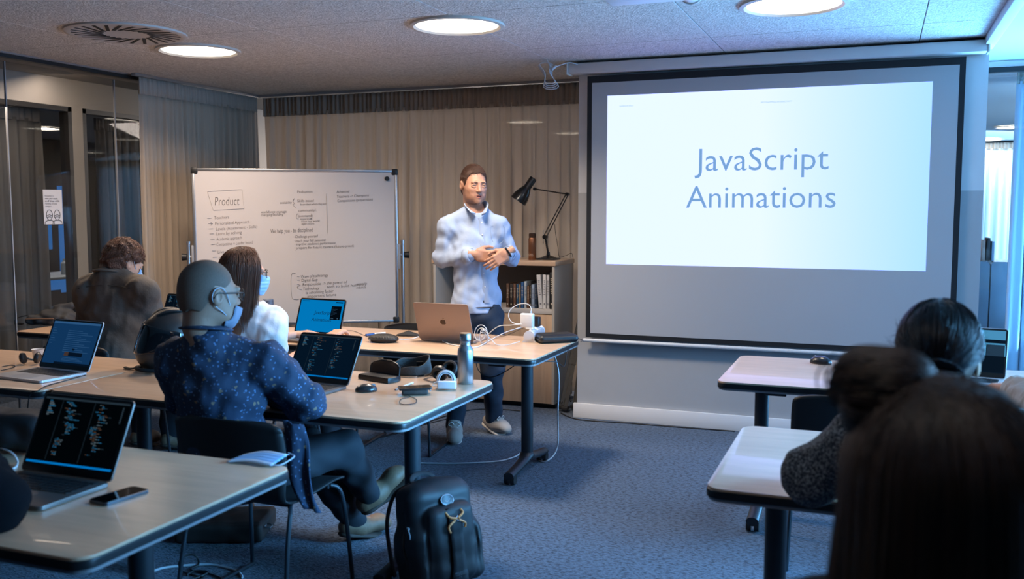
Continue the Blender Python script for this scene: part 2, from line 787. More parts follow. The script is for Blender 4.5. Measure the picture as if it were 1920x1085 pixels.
# ------------------------------------------------ glass partition on the left
win = nb()
for (y0, y1) in ((-1.2, 1.6), (1.6, 3.2), (3.2, 4.728), (4.728, 5.697), (5.697, 6.66), (6.66, 7.44)):
    box(win, (LX, (y0 + y1) / 2, 1.28), (.012, y1 - y0 - .006, 2.50))
w1 = struct('window_1', win, M_glass, angle=0)
b = nb()
box(b, (LX, 3.1, CZ - .018), (.05, 8.7, .036), mi=0)
box(b, (LX + .03, 3.1, CZ - .006), (.02, 8.7, .012), mi=1)
struct('window_frame', b, [M_dark, M_alu], w1)
b = nb()
box(b, (LX, 3.1, .02), (.05, 8.7, .04))
struct('window_sill', b, M_dark, w1)
b = nb()
for yy in (1.6, 3.2, 4.728, 5.697, 6.66):
    box(b, (LX, yy, 1.28), (.014, .007, 2.5))
struct('glazing_joint', b, M_greyp, w1)

# corridor wall behind the partition, with two tall dark openings
WX = -6.4
b = nb()
ZT = 2.40
for (y0, y1) in ((-2.4, 3.2), (6.147, 6.262), (7.5, 19.0)):
    box(b, (WX - .06, (y0 + y1) / 2, ZT / 2), (.12, y1 - y0, ZT))
box(b, (WX - .06, 8.3, (ZT + CZ + .04) / 2), (.12, 21.4, CZ + .04 - ZT))
struct('wall_left', b, mat('corridor_paint', 'a5a09a', .7))
for n, (y0, y1) in ((3, (3.2, 6.147)), (4, (6.262, 7.5))):
    b = nb()
    box(b, (WX - .05, (y0 + y1) / 2, ZT / 2), (.008, y1 - y0, ZT))
    w = struct('window_%d' % n, b, pane_mat('corridor_glass', (.85, .87, .89), .05), angle=0)
    b = nb()
    for yy in (y0 + .02, y1 - .02):
        box(b, (WX - .05, yy, ZT / 2), (.10, .04, ZT))
    box(b, (WX - .05, (y0 + y1) / 2, ZT - .02), (.10, y1 - y0, .04))
    struct('window_frame', b, M_dark, w)
# far side of the room on the left: dark wall with a strip of blue daylight windows
b = nb()
box(b, (-12.3, 8.5, 1.3), (.2, 22, 2.7))
struct('wall_left', b, mat('dark_wall', '2b2725', .8))
b = nb()
M_bluewin = glow('daylight_pane', (70, 150, 235), .55)
for (y0, y1, z0, z1) in ((8.9, 9.25, .95, 1.35), (9.5, 10.0, .95, 1.35), (10.5, 11.2, .9, 1.45), (11.35, 11.6, .2, 1.9), (12.6, 12.9, .3, 2.0), (9.6, 11.6, .25, .42)):
    box(b, (-12.18, (y0 + y1) / 2, (z0 + z1) / 2), (.02, y1 - y0, z1 - z0))
struct('window_5', b, M_bluewin)
for (cx, cy, z, sx, sy, hh, lab) in ((-9.2, 8.2, .74, .8, 1.8, .03, 'long dark table in the room behind the glass'),):
    t = thing('meeting_table', lab, 'table', (cx, cy, 0))
    b = nb()
    box(b, (0, 0, z), (sx, sy, .03), bev=.005)
    obj('tabletop', b, mat('pale_laminate', '8d97a3', .35), t)
    for qx in (-.3, .3):
        for qy in (-.8, .8):
            b = nb()
            box(b, (qx, qy, .365), (.05, .05, .72))
            obj('leg', b, M_greyp, t)
    m_ = thing('wall_monitor', 'large dark flat screen standing on the table behind the glass', 'screen', (cx - .1, cy - .35, .755))
    b = nb()
    box(b, (0, 0, .42), (.05, .95, .58), bev=.01)
    obj('display_panel', b, M_softblack, m_)
    b = nb()
    box(b, (0, 0, .075), (.05, .1, .15))
    box(b, (0, 0, .008), (.22, .4, .014), bev=.004)
    obj('stand', b, M_black, m_)
    for k, (yy, r, h, lab2) in enumerate(((.35, .05, .19, 'squat clear jar on the table behind the glass'), (.52, .035, .26, 'tall clear bottle on the table behind the glass'))):
        b = nb()
        lathe(b, [(0, 0), (r, 0), (r, h * .7), (r * .5, h * .85), (r * .5, h), (0, h)], seg=16)
        tag(obj('glass_jar', b, mat('pale_glass', '9aa8b5', .15)), lab2, 'jar').location = (cx + .1, cy + yy, z + .0155)

# poster stuck on the glass
pa, pb_ = PX(80, 355, LX + .009), PX(118, 420, LX + .009)
t = thing('paper_notice', 'white paper notice with two masked faces stuck to the glass partition', 'poster', (LX + .008, pa.y, pb_.z))
pw, ph = pb_.y - pa.y, pa.z - pb_.z
b = nb()
box(b, (.001, pw / 2, ph / 2), (.002, pw, ph))
obj('sheet', b, mat('notice_paper', 'b4b0ae', .8), t)
b = nb()
Mx = lambda u, v: planeM((.0028, u * pw, v * ph), (0, 1, 0), (0, 0, 1))
for k, (s, bold) in enumerate((('Remember to', 0), ('wear your masks', .0009), ('at all times while', .0009), ('moving around', 0), ('campus', 0))):
    write_fit(b, s, pw * (.46, .66, .76, .62, .32)[k], 0, 0, Mx(.09, .80 - k * .075), align='LEFT', thin=bold * 20)
obj('lettering', b, mat('notice_ink', '3c3a3a', .8), t)
b = nb()
for cx in (.29, .70):
    c = Vector((.0028, cx * pw, .27 * ph))
    tube(b, [c + Vector((0, .026 * math.cos(a), .036 * math.sin(a))) for a in [i * math.pi / 9 for i in range(18)]], .0022, 5, closed=True)
    tube(b, [c + Vector((0, -.026, -.006)), c + Vector((0, -.0, .002)), c + Vector((0, .026, -.006))], .002, 5)
    tube(b, [c + Vector((0, -.024, -.018)), c + Vector((0, .0, -.012)), c + Vector((0, .024, -.018))], .002, 5)
    tube(b, [c + Vector((0, -.042, -.07)), c + Vector((0, -.038, -.047)), c + Vector((0, -.014, -.038)), c + Vector((0, .014, -.038)), c + Vector((0, .038, -.047)), c + Vector((0, .042, -.07)), c + Vector((0, -.042, -.07))], .0022, 5)
obj('face_drawing', b, mat('notice_ink', '3c3a3a'), t)

# ------------------------------------------------ glass partition of the right bay, far curtain, lockers
b = nb()
for (x0, x1) in ((.62, 2.0), (2.0, 3.6), (3.6, 6.0)):
    box(b, ((x0 + x1) / 2, 8.0, 1.28), (x1 - x0 - .006, .012, 2.5))
w2 = struct('window_2', b, pane_mat('clear_glass', (.9, .93, .95), .08), angle=0)
b = nb()
box(b, (3.3, 8.0, CZ - .01), (5.4, .05, .04))
struct('window_frame', b, M_dark, w2)
b = nb()
box(b, (.64, 7.95, CZ / 2), (.03, .05, CZ))
struct('trim_3', b, M_white)


def curtain(name, label, p0, p1, ztop, zbot, folds, amp, m, tape, seed, parts=True, flare=.0, group=None, head=.11):
    p0, p1 = Vector((p0[0], p0[1], 0)), Vector((p1[0], p1[1], 0))
    L = (p1 - p0).length
    u = (p1 - p0).normalized()
    n = Vector((u.y, -u.x, 0))
    t = thing(name, label, 'curtain', p0, group=group)
    r = random.Random(seed)
    ph = [r.uniform(0, 6.28) for _ in range(8)]
    NX = int(folds * 12)
    NZ = 26

    def off(s, v):
        x = s * 2 * math.pi * folds
        w = math.sin(x + .9 * math.sin(x * .23 + ph[0]) + ph[1]) + .55 * math.sin(x * 1.9 + ph[2] + .7 * math.sin(x * .31) + .5 * v) + .35 * math.sin(x * .47 + ph[3] + v)
        return amp * w * (.35 + .65 * min(1, v * 3)) * (.75 + .25 * math.sin(x * .11 + ph[4]))

    b = nb()
    V = []
    for j in range(NZ + 1):
        v = j / NZ
        z = ztop - head * .8 - (ztop - head * .8 - zbot) * v
        row = []
        for i in range(NX + 1):
            s = i / NX
            d = off(s, v)
            sl = L * s + amp * .5 * math.cos(s * 2 * math.pi * folds + ph[5]) * min(1, v * 2)
            row.append(b.verts.new(u * sl + n * d + Vector((0, 0, z))))
        V.append(row)
    for j in range(NZ):
        for i in range(NX):
            b.faces.new((V[j][i], V[j + 1][i], V[j + 1][i + 1], V[j][i + 1]))
    obj('cloth', b, m, t, angle=180, solid=.0015)
    b = nb()
    V = []
    for j, z in enumerate((ztop, ztop - head * .33, ztop - head * .66, ztop - head)):
        row = []
        for i in range(NX + 1):
            s = i / NX
            x = s * 2 * math.pi * folds
            d = amp * .32 * math.sin(x * 2.3 + ph[6] + .8 * math.sin(x * .4)) + amp * .2 * math.sin(x * .8 + ph[7]) + .006
            row.append(b.verts.new(u * (L * s) + n * d + Vector((0, 0, z))))
        V.append(row)
    for j in range(3):
        for i in range(NX):
            b.faces.new((V[j][i], V[j + 1][i], V[j + 1][i + 1], V[j][i + 1]))
    obj('heading_tape', b, tape, t, angle=180, solid=.003)
    return t


M_lin = mat('linen_curtain', 'a79b8e', .9, spec=.1, bump=(500, .12), var=(2.2, .05), stretch=(1, 1, .1), sheen=.15)
M_lin2 = mat('sheer_linen_curtain', 'd0c6bb', .9, spec=.1, bump=(500, .12), var=(2.2, .05), stretch=(1, 1, .1), sheen=.15, trans=.10, sheer=.35)
M_tape = mat('curtain_tape', '9a8f84', .9, bump=(300, .2))
curtain('curtain', 'heavy beige linen curtain hanging along the glass partition', (LX + .12, 5.83), (LX + .12, 7.32), CZ - .03, .03, 19, .030, M_lin, mat('curtain_tape_light', 'a09890', .9, bump=(300, .2)), 3, head=.13)
curtain('curtain', 'wide sheer beige curtain behind the whiteboard and presenter', (LX + .16, BY - .03), (-1.75, BY - .03), CZ - .03, .03, 34, .034, M_lin2, M_tape, 5, head=.17)
curtain('curtain', 'thin grey curtain behind the corridor glass and the paper notice', (WX - .22, 4.6), (WX - .22, 6.02), ZT - .02, .03, 9, .04, mat('grey_sheer', '8d857c', .9, spec=.1, trans=.10), M_tape, 8)
curtain('curtain', 'grey curtain behind the corridor glass beside the beige curtain', (WX - .22, 6.60), (WX - .22, 7.5), ZT - .04, .03, 9, .04, mat('grey_sheer'  , '8d857c'), M_tape, 9)
M_blue_sheer = mat('white_sheer_curtain', 'c4d4e2', .9, spec=.1, sheen=.1, trans=.08)
curtain('curtain', 'pale sheer curtain far behind the grey lockers', (.3, 17.3), (4.4, 17.3), CZ + .02, .03, 34, .04, M_blue_sheer, M_tape, 12)
curtain('curtain', 'pale blue sheer curtain hanging beside the grey cupboards', (.955, 8.25), (2.4, 8.25), CZ + .02, .03, 14, .03, M_blue_sheer, M_tape, 13)
b = nb()
box(b, (LX + .10, 6.6, CZ - .012), (.04, 1.6, .022))
struct('trim_4', b, M_alu)
b = nb()
box(b, (-3.6, BY - .03, CZ - .012), (3.6, .04, .022))
struct('trim_5', b, M_greyp)

# grey lockers / cupboard backs beyond the right bay
for k, (x0, x1, lab) in enumerate(((.60, .905, 'grey glossy cupboard partly hidden by the screen wall'), (.91, 1.30, 'grey glossy cupboard in front of the far pale curtain'))):
    t = thing('storage_cupboard', lab, 'cupboard', ((x0 + x1) / 2, 9.2, 0))
    b = nb()
    prism(b, rrect(x1 - x0 - .006, 1.05, .03, c=(0, .565)), -.2, .2, M=Matrix.Rotation(R_(90), 4, 'X'))
    obj('carcass', b, mat('grey_gloss', '7f868d', .22), t)
    b = nb()
    box(b, (0, 0, .02), (x1 - x0 - .03, .36, .04))
    obj('plinth', b, M_dark, t)
t = thing('plant_pot', 'small dark pot on top of the grey cupboard', 'pot', (.80, 9.12, 1.09))
b = nb()
lathe(b, [(0, 0), (.022, 0), (.03, .06), (.026, .06), (0, .055)], seg=14)
obj('pot', b, M_black, t)
b = nb()
for k in range(7):
    a = k * .9
    tube(b, [(0, 0, .05), (.01 * math.cos(a), .01 * math.sin(a), .08), (.03 * math.cos(a), .03 * math.sin(a), .10 + .005 * k)], lambda q: .004 * (1 - q) + .001, 5)
obj('leaves', b, mat('dark_leaf', '1f2a24', .6), t)
for k, (x, w, h, c, lab) in enumerate(((.855, .03, .18, 'b98f7a', 'pinkish brown folder standing on the grey cupboard'), (.893, .03, .20, '3a2c26', 'dark brown folder standing on the grey cupboard'), (.93, .02, .17, '95a2b0', 'pale folder standing on the grey cupboard'))):
    b = nb()
    box(b, (0, 0, h / 2), (w, .2, h), bev=.003)
    tag(obj('folder', b, mat('folder_' + c, c, .6)), lab, 'folder').location = (x, 9.2, 1.0905)

# ------------------------------------------------ ceiling lamps and air diffuser
M_lamp = glow('lamp_diffuser', (255, 244, 228), 7.0)
M_lampfar = glow('far_lamp_diffuser', (255, 238, 214), 22.0)


def ceiling_lamp(x, y, label, power, col=(1.0, .80, .62), r=.235, far=False, group=None, z=CZ, spread=170):
    t = thing('ceiling_light', label, 'ceiling light', (x, y, z), group=group)
    b = nb()
    lathe(b, [(r * 1.15, 0), (r * 1.15, -.012), (r * 1.06, -.016), (r, -.006), (r, 0)], seg=48)
    obj('trim_ring', b, mat('lamp_ring', 'c9c4bd', .4), t)
    b = nb()
    lathe(b, [(0, -.004), (r, -.004), (r, 0)], seg=48)
    obj('diffuser', b, M_lampfar if far else M_lamp, t)
    if power:
        l = area('lamp_light', (x, y, z - .03), (x, y, 0), r * 2, 0, power, col, 'DISK', spread)
    return t


WARM = (1.0, .78, .60)
NEUT = (1.0, .85, .70)
ceiling_lamp(-4.227, 5.135, 'lit round ceiling light beside the slotted air vent', 36, WARM, spread=150)
ceiling_lamp(-2.277, 4.978, 'lit round ceiling light above the presenter', 42, NEUT, spread=140)
ceiling_lamp(-.441, 1.15, 'round ceiling light above the table with the speckled sleeve', .6, NEUT)
ceiling_lamp(-.441, 5.10, 'lit round ceiling light next to the white projector', 8, NEUT)
# lamps of the neighbouring rooms
for (x, y) in ((-4.21, 9.168), (-4.23, 11.32), (-4.24, 13.24), (-6.98, 11.54), (-8.98, 13.55), (-5.9, 9.6)):
    ceiling_lamp(x, y, 'ceiling light of the next room shining through the sheer curtain', 0, far=True, group='ceiling lights behind the sheer curtain', z=CZ + .055)
for (x, y) in ((-10.6, 9.635), (-8.1, 7.37), (-11.0, 11.7), (-9.4, 10.6), (-8.3, 9.1), (-10.9, 12.6), (-9.0, 12.2)):
    ceiling_lamp(x, y, 'ceiling light of the dark room seen through the left glass', 0, far=True, group='ceiling lights behind the left glass', z=CZ + .035)
for (x, y) in ((1.689, 14.43), (2.25, 16.6), (1.55, 16.9)):  # first is a ceiling light, the other two stand in for lamp reflections
    ceiling_lamp(x, y, 'ceiling light of the pale room beyond the right bay', 0, far=True, group='ceiling lights beyond the right bay', z=CZ + .055)
area('lamp_light', (-6.0, 5.5, 2.5), (-6.2, 5.9, 1.0), .3, 3.0, 26, WARM)  # added fill for the corridor, has no fixture
area('lamp_light', (-9.0, 9.0, 2.5), (-9.0, 9.0, 0), 1.5, 1.5, 45, (1, .8, .65))  # unseen area lamp added for the left room, so its curtain shows
area('lamp_light', (-4.2, 10.2, 2.5), (-4.2, 9.5, 0), 1.5, 2.5, 330, (1, .84, .72))  # unseen area lamp added behind the sheer curtain to brighten it

t = thing('air_vent', 'round ceiling air vent with radial slots beside the left lamp', 'air vent', (-4.218, 4.486, CZ))
b = nb()
lathe(b, [(.345, 0), (.345, -.010), (.32, -.016), (.30, -.010), (0, -.010)], seg=56)
obj('face_plate', b, mat('vent_plate', 'bdbab6', .5), t)
b = nb()
for k in range(24):
    a = 2 * math.pi * k / 24
    Mv = Matrix.Rotation(a, 4, 'Z') @ Matrix.Translation((.215, 0, -.0105)) @ Matrix.Rotation(R_(26), 4, 'Z')
    box(b, (0, 0, 0), (.195, .020, .003), M=Mv)
obj('slot', b, M_black, t)

# ------------------------------------------------ projector at the ceiling and hanging cable
pj = PZ(1172, 11, CZ - .15)
pk = PZ(1256, 6, CZ - .15)
t = thing('projector', 'white projector hung from the ceiling in front of the screen', 'projector', ((pj.x + pk.x) / 2 + .06, (pj.y + pk.y) / 2 - .17, CZ))
b = nb()
box(b, (0, 0, -.09), (.46, .34, .12), bev=.02, seg=3)
obj('body', b, mat('projector_white', 'cfd6dc', .4), t)
b = nb()
cyl(b, (.13, .12, -.105), (.13, .205, -.105), .05, .05, 28)
cyl(b, (.13, .19, -.105), (.13, .212, -.105), .056, .052, 28)
obj('lens', b, M_whitep, t)
b = nb()
cyl(b, (0, 0, 0), (0, 0, -.04), .05, .05, 20)
obj('mount', b, M_whitep, t)

c0 = PY(1020, 122, WY - .25)
t = thing('cable_bundle', 'white coiled cable hanging from the ceiling beside the screen casing', 'cable', (c0.x, c0.y, CZ))
b = nb()
for k in range(4):
    w = .035 + .006 * k
    h = .15 + .012 * k
    tube(b, [(.02 * math.sin(3 * q) * w / .04 + w * math.sin(q) * (1 - .0 * k) + .05 * (1 - math.cos(q)) * .5, .008 * k, -.02 - h * (1 - math.cos(q)) / 2) for q in [2 * math.pi * i / 20 for i in range(20)]], .0032, 6, closed=True)
obj('coil', b, mat('white_cable', 'c3c8ce', .5), t)
b = nb()
tube(b, [(.02, 0, -.002), (.045, .0, -.05), (.06, 0, -.07), (.10, .03, -.045), (.16, .08, -.02), (.21, .12, -.03)], .0035, 6, smooth=5)
cyl(b, (.058, 0, -.075), (.085, .02, -.045), .009, .009, 10)
obj('lead', b, mat('white_cable', 'c3c8ce'), t)

# ================================================================== PROJECTION SCREEN
SY = WY - .085
t = thing('projection_screen', 'large pull-down projection screen with black border showing a white slide', 'projection screen', (-.745, WY, .58))
zz = .58
b = nb()
box(b, (-.008, -.075, 2.535 - zz), (2.68, .11, .075), bev=.012)
obj('casing', b, mat('casing_white', 'd3d4d6', .45), t)
for s in (-1, 1):
    b = nb()
    box(b, (-.008 + s * 1.345, -.075, 2.535 - zz), (.012, .118, .083), bev=.004)
    obj('end_cap', b, M_whitep, t)
b = nb()
box(b, (0, -.083, 1.548 - zz), (2.432, .003, 1.865))
obj('border', b, mat('screen_black', '0c1016', .7), t)
b = nb()
box(b, (.0, -.0855, 1.540 - zz), (2.362, .002, 1.785))
srf = obj('projection_surface', b, mat('screen_fabric', 'a9aaae', .75), t)
SLX0, SLX1, SLZ0, SLZ1 = -1.812, .287, 1.150, 2.338
m = glow('slide_light', (228, 242, 255), 1.0)
nt = m.node_tree
tc = nt.nodes.new('ShaderNodeTexCoord')
sp = nt.nodes.new('ShaderNodeSeparateXYZ')
mr = nt.nodes.new('ShaderNodeMapRange')
mr.inputs[1].default_value, mr.inputs[2].default_value = 0.0, 1.05
mx = nt.nodes.new('ShaderNodeMix')
mx.data_type = 'RGBA'
mx.inputs[6].default_value = (.84, .98, 2.4, 1)
mx.inputs[7].default_value = (.44, .80, 2.4, 1)
nt.links.new(tc.outputs['Object'], sp.inputs[0])
nt.links.new(sp.outputs[0], mr.inputs[0])
nt.links.new(mr.outputs[0], mx.inputs[0])
nt.links.new(mx.outputs[2], nt.nodes['Emission'].inputs[0])
b = nb()
quad(b, [(SLX0 + .745, -.0873, SLZ0 - zz), (SLX1 + .745, -.0873, SLZ0 - zz), (SLX1 + .745, -.0873, SLZ1 - zz), (SLX0 + .745, -.0873, SLZ1 - zz)])
sl = obj('slide', b, m, srf, angle=0)


PS = planeM((.745, -.0885, -zz), (1, 0, 0), (0, 0, 1))
b = nb()
write_fit(b, 'JavaScript', .873, -.7535, 1.802, PS, thin=-.004)
write_fit(b, 'Animations', .977, -.7555, 1.552, PS, thin=-.004)
obj('slide_title', b, glow('slide_ink', (122, 166, 216), 1.0), sl, angle=0)
for cap_ in (('PROGRAMMING INTERACTIVITY', .20, -.656, 2.245), ('HARBOUR.SPACE', .10, -1.673, 2.258)):
    b = nb()
    write_fit(b, *cap_, PS)
    obj('slide_caption', b, glow('slide_caption_ink', (150, 195, 235), 1.0), sl, angle=0)
b = nb()
cyl(b, (-1.235, -.075, .012), (1.235, -.075, .012), .014, .014, 14)
obj('bottom_bar', b, mat('casing_white', 'd3d4d6'), t)

# ================================================================== WHITEBOARD
WA = Vector((-4.886, 5.836, .645))
WB = Vector((-3.60, 6.68, .645))
wu = (WB - WA).normalized()
WL = (WB - WA).length
wn = Vector((wu.y, -wu.x, 0))        # faces the room
WH = 1.197
ang = math.atan2(wu.y, wu.x)
t = thing('whiteboard', 'mobile whiteboard covered in black handwriting in front of the curtains', 'whiteboard', ((WA.x + WB.x) / 2, (WA.y + WB.y) / 2, 0), ang)
# local frame: x along the board, -y towards the room
b = nb()
box(b, (0, 0, WA.z + WH / 2), (WL - .01, .016, WH - .01))
brd = obj('board', b, mat('board_enamel', 'bfbab8', .25, coat=.3), t)
b = nb()
for zc in (WA.z, WA.z + WH):
    box(b, (0, 0, zc), (WL, .026, .022), bev=.005)
for s in (-1, 1):
    box(b, (s * WL / 2, 0, WA.z + WH / 2), (.022, .026, WH), bev=.005)
obj('frame', b, M_alu, t)
for s in (-1, 1):
    for zc in (WA.z, WA.z + WH):
        b = nb()
        box(b, (s * (WL / 2 - .008), 0, zc + (-.008 if zc > 1 else .008)), (.05, .032, .05), bev=.008)
        obj('corner_cap', b, M_black, t)
for s in (-1, 1):
    b = nb()
    cyl(b, (s * (WL / 2 + .05), .0, .06), (s * (WL / 2 + .05), .0, WA.z + .63), .014, .014, 14)
    cyl(b, (s * (WL / 2 + .05), .0, WA.z + .63), (s * (WL / 2 + .05), .0, WA.z + .65), .016, .016, 14)
    obj('post', b, M_alu, t)
    b = nb()
    box(b, (s * (WL / 2 + .02), -.005, WA.z + .52), (.018, .03, .20), bev=.005)
    cyl(b, (s * (WL / 2 + .01), 0, WA.z + .53), (s * (WL / 2 + .06), 0, WA.z + .53), .012, .012, 10)
    obj('hinge_plate', b, M_greyp, t)
    b = nb()
    cyl(b, (s * (WL / 2 + .065), 0, WA.z + .53), (s * (WL / 2 + .10), 0, WA.z + .53), .024, .028, 16)
    obj('knob', b, M_black, t)
    b = nb()
    box(b, (s * (WL / 2 + .05), 0, .075), (.04, .55, .035), bev=.008)
    for q in (-1, 1):
        cyl(b, (s * (WL / 2 + .05) - .012, q * .24, .03), (s * (WL / 2 + .05) + .012, q * .24, .03), .03, .03, 18)
    obj('foot', b, M_greyp, t)
b = nb()
cyl(b, (.70, -.018, WA.z + WH - .06), (.70, -.008, WA.z + WH - .06), .018, .018, 16)
tag_mag = obj('magnet', b, M_black, t)


def bw(px, py):
    d = ray(px, py)
    k = (WA - CP).dot(wn) / d.dot(wn)
    p = CP + d * k
    return (p - WA).dot(wu) - WL / 2, p.z


WM = planeM((0, -.0095, 0), (1, 0, 0), (0, 0, 1))
HS = 1 / 243.0


def hand(bm, px, py, s, hpx, shear=.12, rot=.06, wpx=None):
    u, v = bw(px, py)
    if wpx:
        u2, _ = bw(px + wpx, py)
        tmp = nb()
        write(tmp, s, 1.0, Matrix(), shear=shear, thin=-.012)
        xs_ = [q.co.x for q in tmp.verts]
        k = (u2 - u) / (max(xs_) - min(xs_))
        merge(bm, tmp, WM @ Matrix.Translation((u, v, 0)) @ Matrix.Rotation(rot, 4, 'Z') @ Matrix.Diagonal((k, hpx * HS * 1.35, 1, 1)))
    else:
        write(bm, s, hpx * HS * 1.35, WM @ Matrix.Translation((u, v, 0)) @ Matrix.Rotation(rot, 4, 'Z'), shear=shear, thin=-.0008)


def pen(bm, pix, r=.0016, smooth=4):
    P = [WM @ Vector((*bw(*p), .0003)) for p in pix]
    tube(bm, P, r, 4, smooth=smooth, flat=.3)


INK_G = mat('marker_ink_grey', '5d5756', .6)
INK = mat('marker_ink', '2c2a2c', .6)


def block(lines, strokes, ink, rot=.05):
    b = nb()
    for (x, y, s_, w_, h_) in lines:
        hand(b, x, y, s_, h_, wpx=w_, rot=rot)
    for pix, sm in strokes:
        pen(b, pix, smooth=sm)
    obj('handwriting', b, ink, brd, angle=0)


block([(402, 385, 'Product', 46, 17)], [([(389, 359), (454, 355), (458, 391), (400, 394), (389, 359)], 0)], INK_G, .02)
block([(401, 411, 'Teachers', 28, 6.2), (403, 422, 'Personalized Approach', 64, 6.2), (405, 432, 'Levels (Assessment - Skills)', 77, 6.2), (405, 441, 'Learn by solving', 48, 6.2), (406, 451, 'Academic approach', 48, 6.2), (406, 461, 'Competitive + Leader board', 68, 6.2), (408, 475, 'Live sessions', 40, 6.2), (410, 487, 'Coaching', 30, 6.2)],
      [([(389 + (y - 409) * .14, y), (397 + (y - 409) * .14, y - .4)], 0) for y in (409, 419, 429, 438, 449, 458, 470, 482)] + [([(395, 416), (399, 419), (395, 422)], 0)], INK_G, .06)
block([(557, 362, 'Evaluation', 28, 5.6), (525, 382, 'availability', 22, 5.0), (557, 379, 'Skills based', 31, 5.6), (563, 385, 'know them where they are', 48, 4.6), (559, 397, 'community/.', 34, 5.6), (559, 407, '(automated)', 26, 5.2), (563, 412.5, 'inspiration', 22, 4.6), (565, 417, 'from real world', 34, 4.6), (565, 421.5, 'operations', 24, 4.6)],
      [([(612, 363), (614, 437)], 0), ([(552, 372), (549, 377), (552, 381), (549, 384), (556, 390)], 4), ([(559, 400), (556, 403), (556, 409), (560, 410)], 4), ([(583, 400), (585, 403), (584, 409), (581, 410)], 4)], INK, .03)
block([(631, 362, 'Advanced', 24, 5.6), (631, 371, 'Teachers -> Champions', 60, 5.6), (632, 379, 'Competitions (preparation)', 66, 5.6)], [], INK, .05)
block([(489, 400, 'workforce manage', 48, 5.4), (489, 405, 'changing/building', 42, 5.4)], [], INK, .03)
block([(507, 437, 'We help you - be disciplined', 79, 8.5), (553, 446, 'Challenge yourself', 43, 5.6), (554, 454, 'reach your full potential', 56, 5.6), (555, 460, 'improve academic performance', 74, 5.4), (555, 467, 'prepare for future careers (future-proof)', 108, 5.4)],
      [([(x, y), (x + 1.2, y)], 0) for (x, y) in ((551, 444), (551, 451), (552, 458), (552, 464), (553, 469))], INK, .03)
block([(564, 521, 'Wave of technology', 51, 6), (565, 528, 'Digital Gap', 30, 6), (567, 536, 'Responsible -> the power of', 84, 6), (613, 540, 'tech to build humanity', 74, 5.6), (568, 544, 'Technology', 30, 6), (573, 551, 'is advancing faster', 52, 6), (576, 558, 'important future', 54, 6), (668, 534, 'networks', 20, 5), (668, 541, 'industry', 18, 5)],
      [([(557, y), (562, y - .5)], 0) for y in (518, 525, 533)] + [([(554, 512), (546, 516), (547, 555), (555, 561), (561, 560)], 4), ([(563, 534), (558, 537), (559, 541), (566, 542)], 4)], INK, .05)

# ================================================================== BOOKSHELF
M_wood = mat('light_oak_laminate', 'c9a88c', .38, var=(3.0, .12), stretch=(1.0, 12, 12), coat=.35)
M_woodv = mat('oak_laminate_upright', 'bd9d80', .5, var=(3.0, .12), stretch=(12, 12, .8))
BX0, BX1, BY0, BY1 = -3.313, -2.287, 6.76, 7.22
bc = ((BX0 + BX1) / 2, (BY0 + BY1) / 2, 0)
w, d = BX1 - BX0, BY1 - BY0
t = thing('bookcase', 'low oak and white bookcase behind the presenter', 'bookcase', bc)
M_shelf = mat('shelf_greige', 'a8a29b', .5)
b = nb()
box(b, (0, 0, 1.127), (w + .02, d + .02, .036), bev=.003)
obj('top', b, M_wood, t)
for s in (-1, 1):
    b = nb()
    box(b, (s * (w / 2 - .011), 0, .575), (.022, d, 1.07), bev=.002)
    obj('side_panel', b, M_shelf, t)
b = nb()
box(b, (0, d / 2 - .006, .575), (w - .044, .01, 1.07))
obj('back_panel', b, mat('shelf_back', '6f6a66', .6), t)
b = nb()
box(b, (0, -.005, .756), (w - .044, d - .02, .036), bev=.002)
obj('shelf', b, mat('shelf_white', 'bdb7b2', .45), t)
b = nb()
box(b, (0, .01, .05), (w - .044, d - .06, .022))
obj('bottom_panel', b, M_shelf, t)
for s in (-1, 1):
    b = nb()
    box(b, (s * (w / 4 - .008), -d / 2 + .010, .388), (w / 2 - .026, .018, .69), bev=.002)
    obj('door', b, M_woodv, t)
b = nb()
box(b, (0, .03, .02), (w - .03, d - .08, .04))
obj('plinth', b, M_dark, t)

books = [(950.5, 6.0, .187, '5a3d2c', 'brown book, first from the left on the bookcase shelf', 0),
         (957, 6.4, .185, '2c211e', 'dark brown book with a pale spine title, second from the left on the shelf', 0),
         (963.8, 5.4, .187, '6b4a3a', 'reddish brown book left of the first blue book', 0),
         (969.6, 4.6, .186, '26506f', 'slim blue book between two brown books', 0),
         (974.6, 3.0, .184, 'a4825c', 'thin tan book between the two blue books', 0),
         (978.0, 5.6, .201, '1f5285', 'taller bright blue book right of the thin tan book', 0),
         (984.0, 5.0, .208, 'aab4bd', 'pale blue-white book right of the bright blue book', 0),
         (989.4, 4.6, .175, '6c4d38', 'short brown book right of the pale blue-white book', 0),
         (994.2, 3.2, .206, '241f1f', 'thin black book behind the short brown book', 0),
         (997.6, 6.4, .186, '8fa0b8', 'pale lavender-blue book left of the leaning white book', 0),
         (1004.4, 3.0, .190, '2b3e58', 'thin navy book beside the leaning white book', 0),
         (1007.6, 8.4, .262, 'c7c6c8', 'tall white book leaning left', -.085),
         (1016.6, 6.6, .264, 'cfced0', 'tall upright white book, left one of the two', 0),
         (1023.6, 5.6, .262, 'c2c1c3', 'tall upright white book next to the black one', 0),
         (1029.6, 6.6, .285, '16181c', 'tallest black book at the right end of the shelf', 0)]
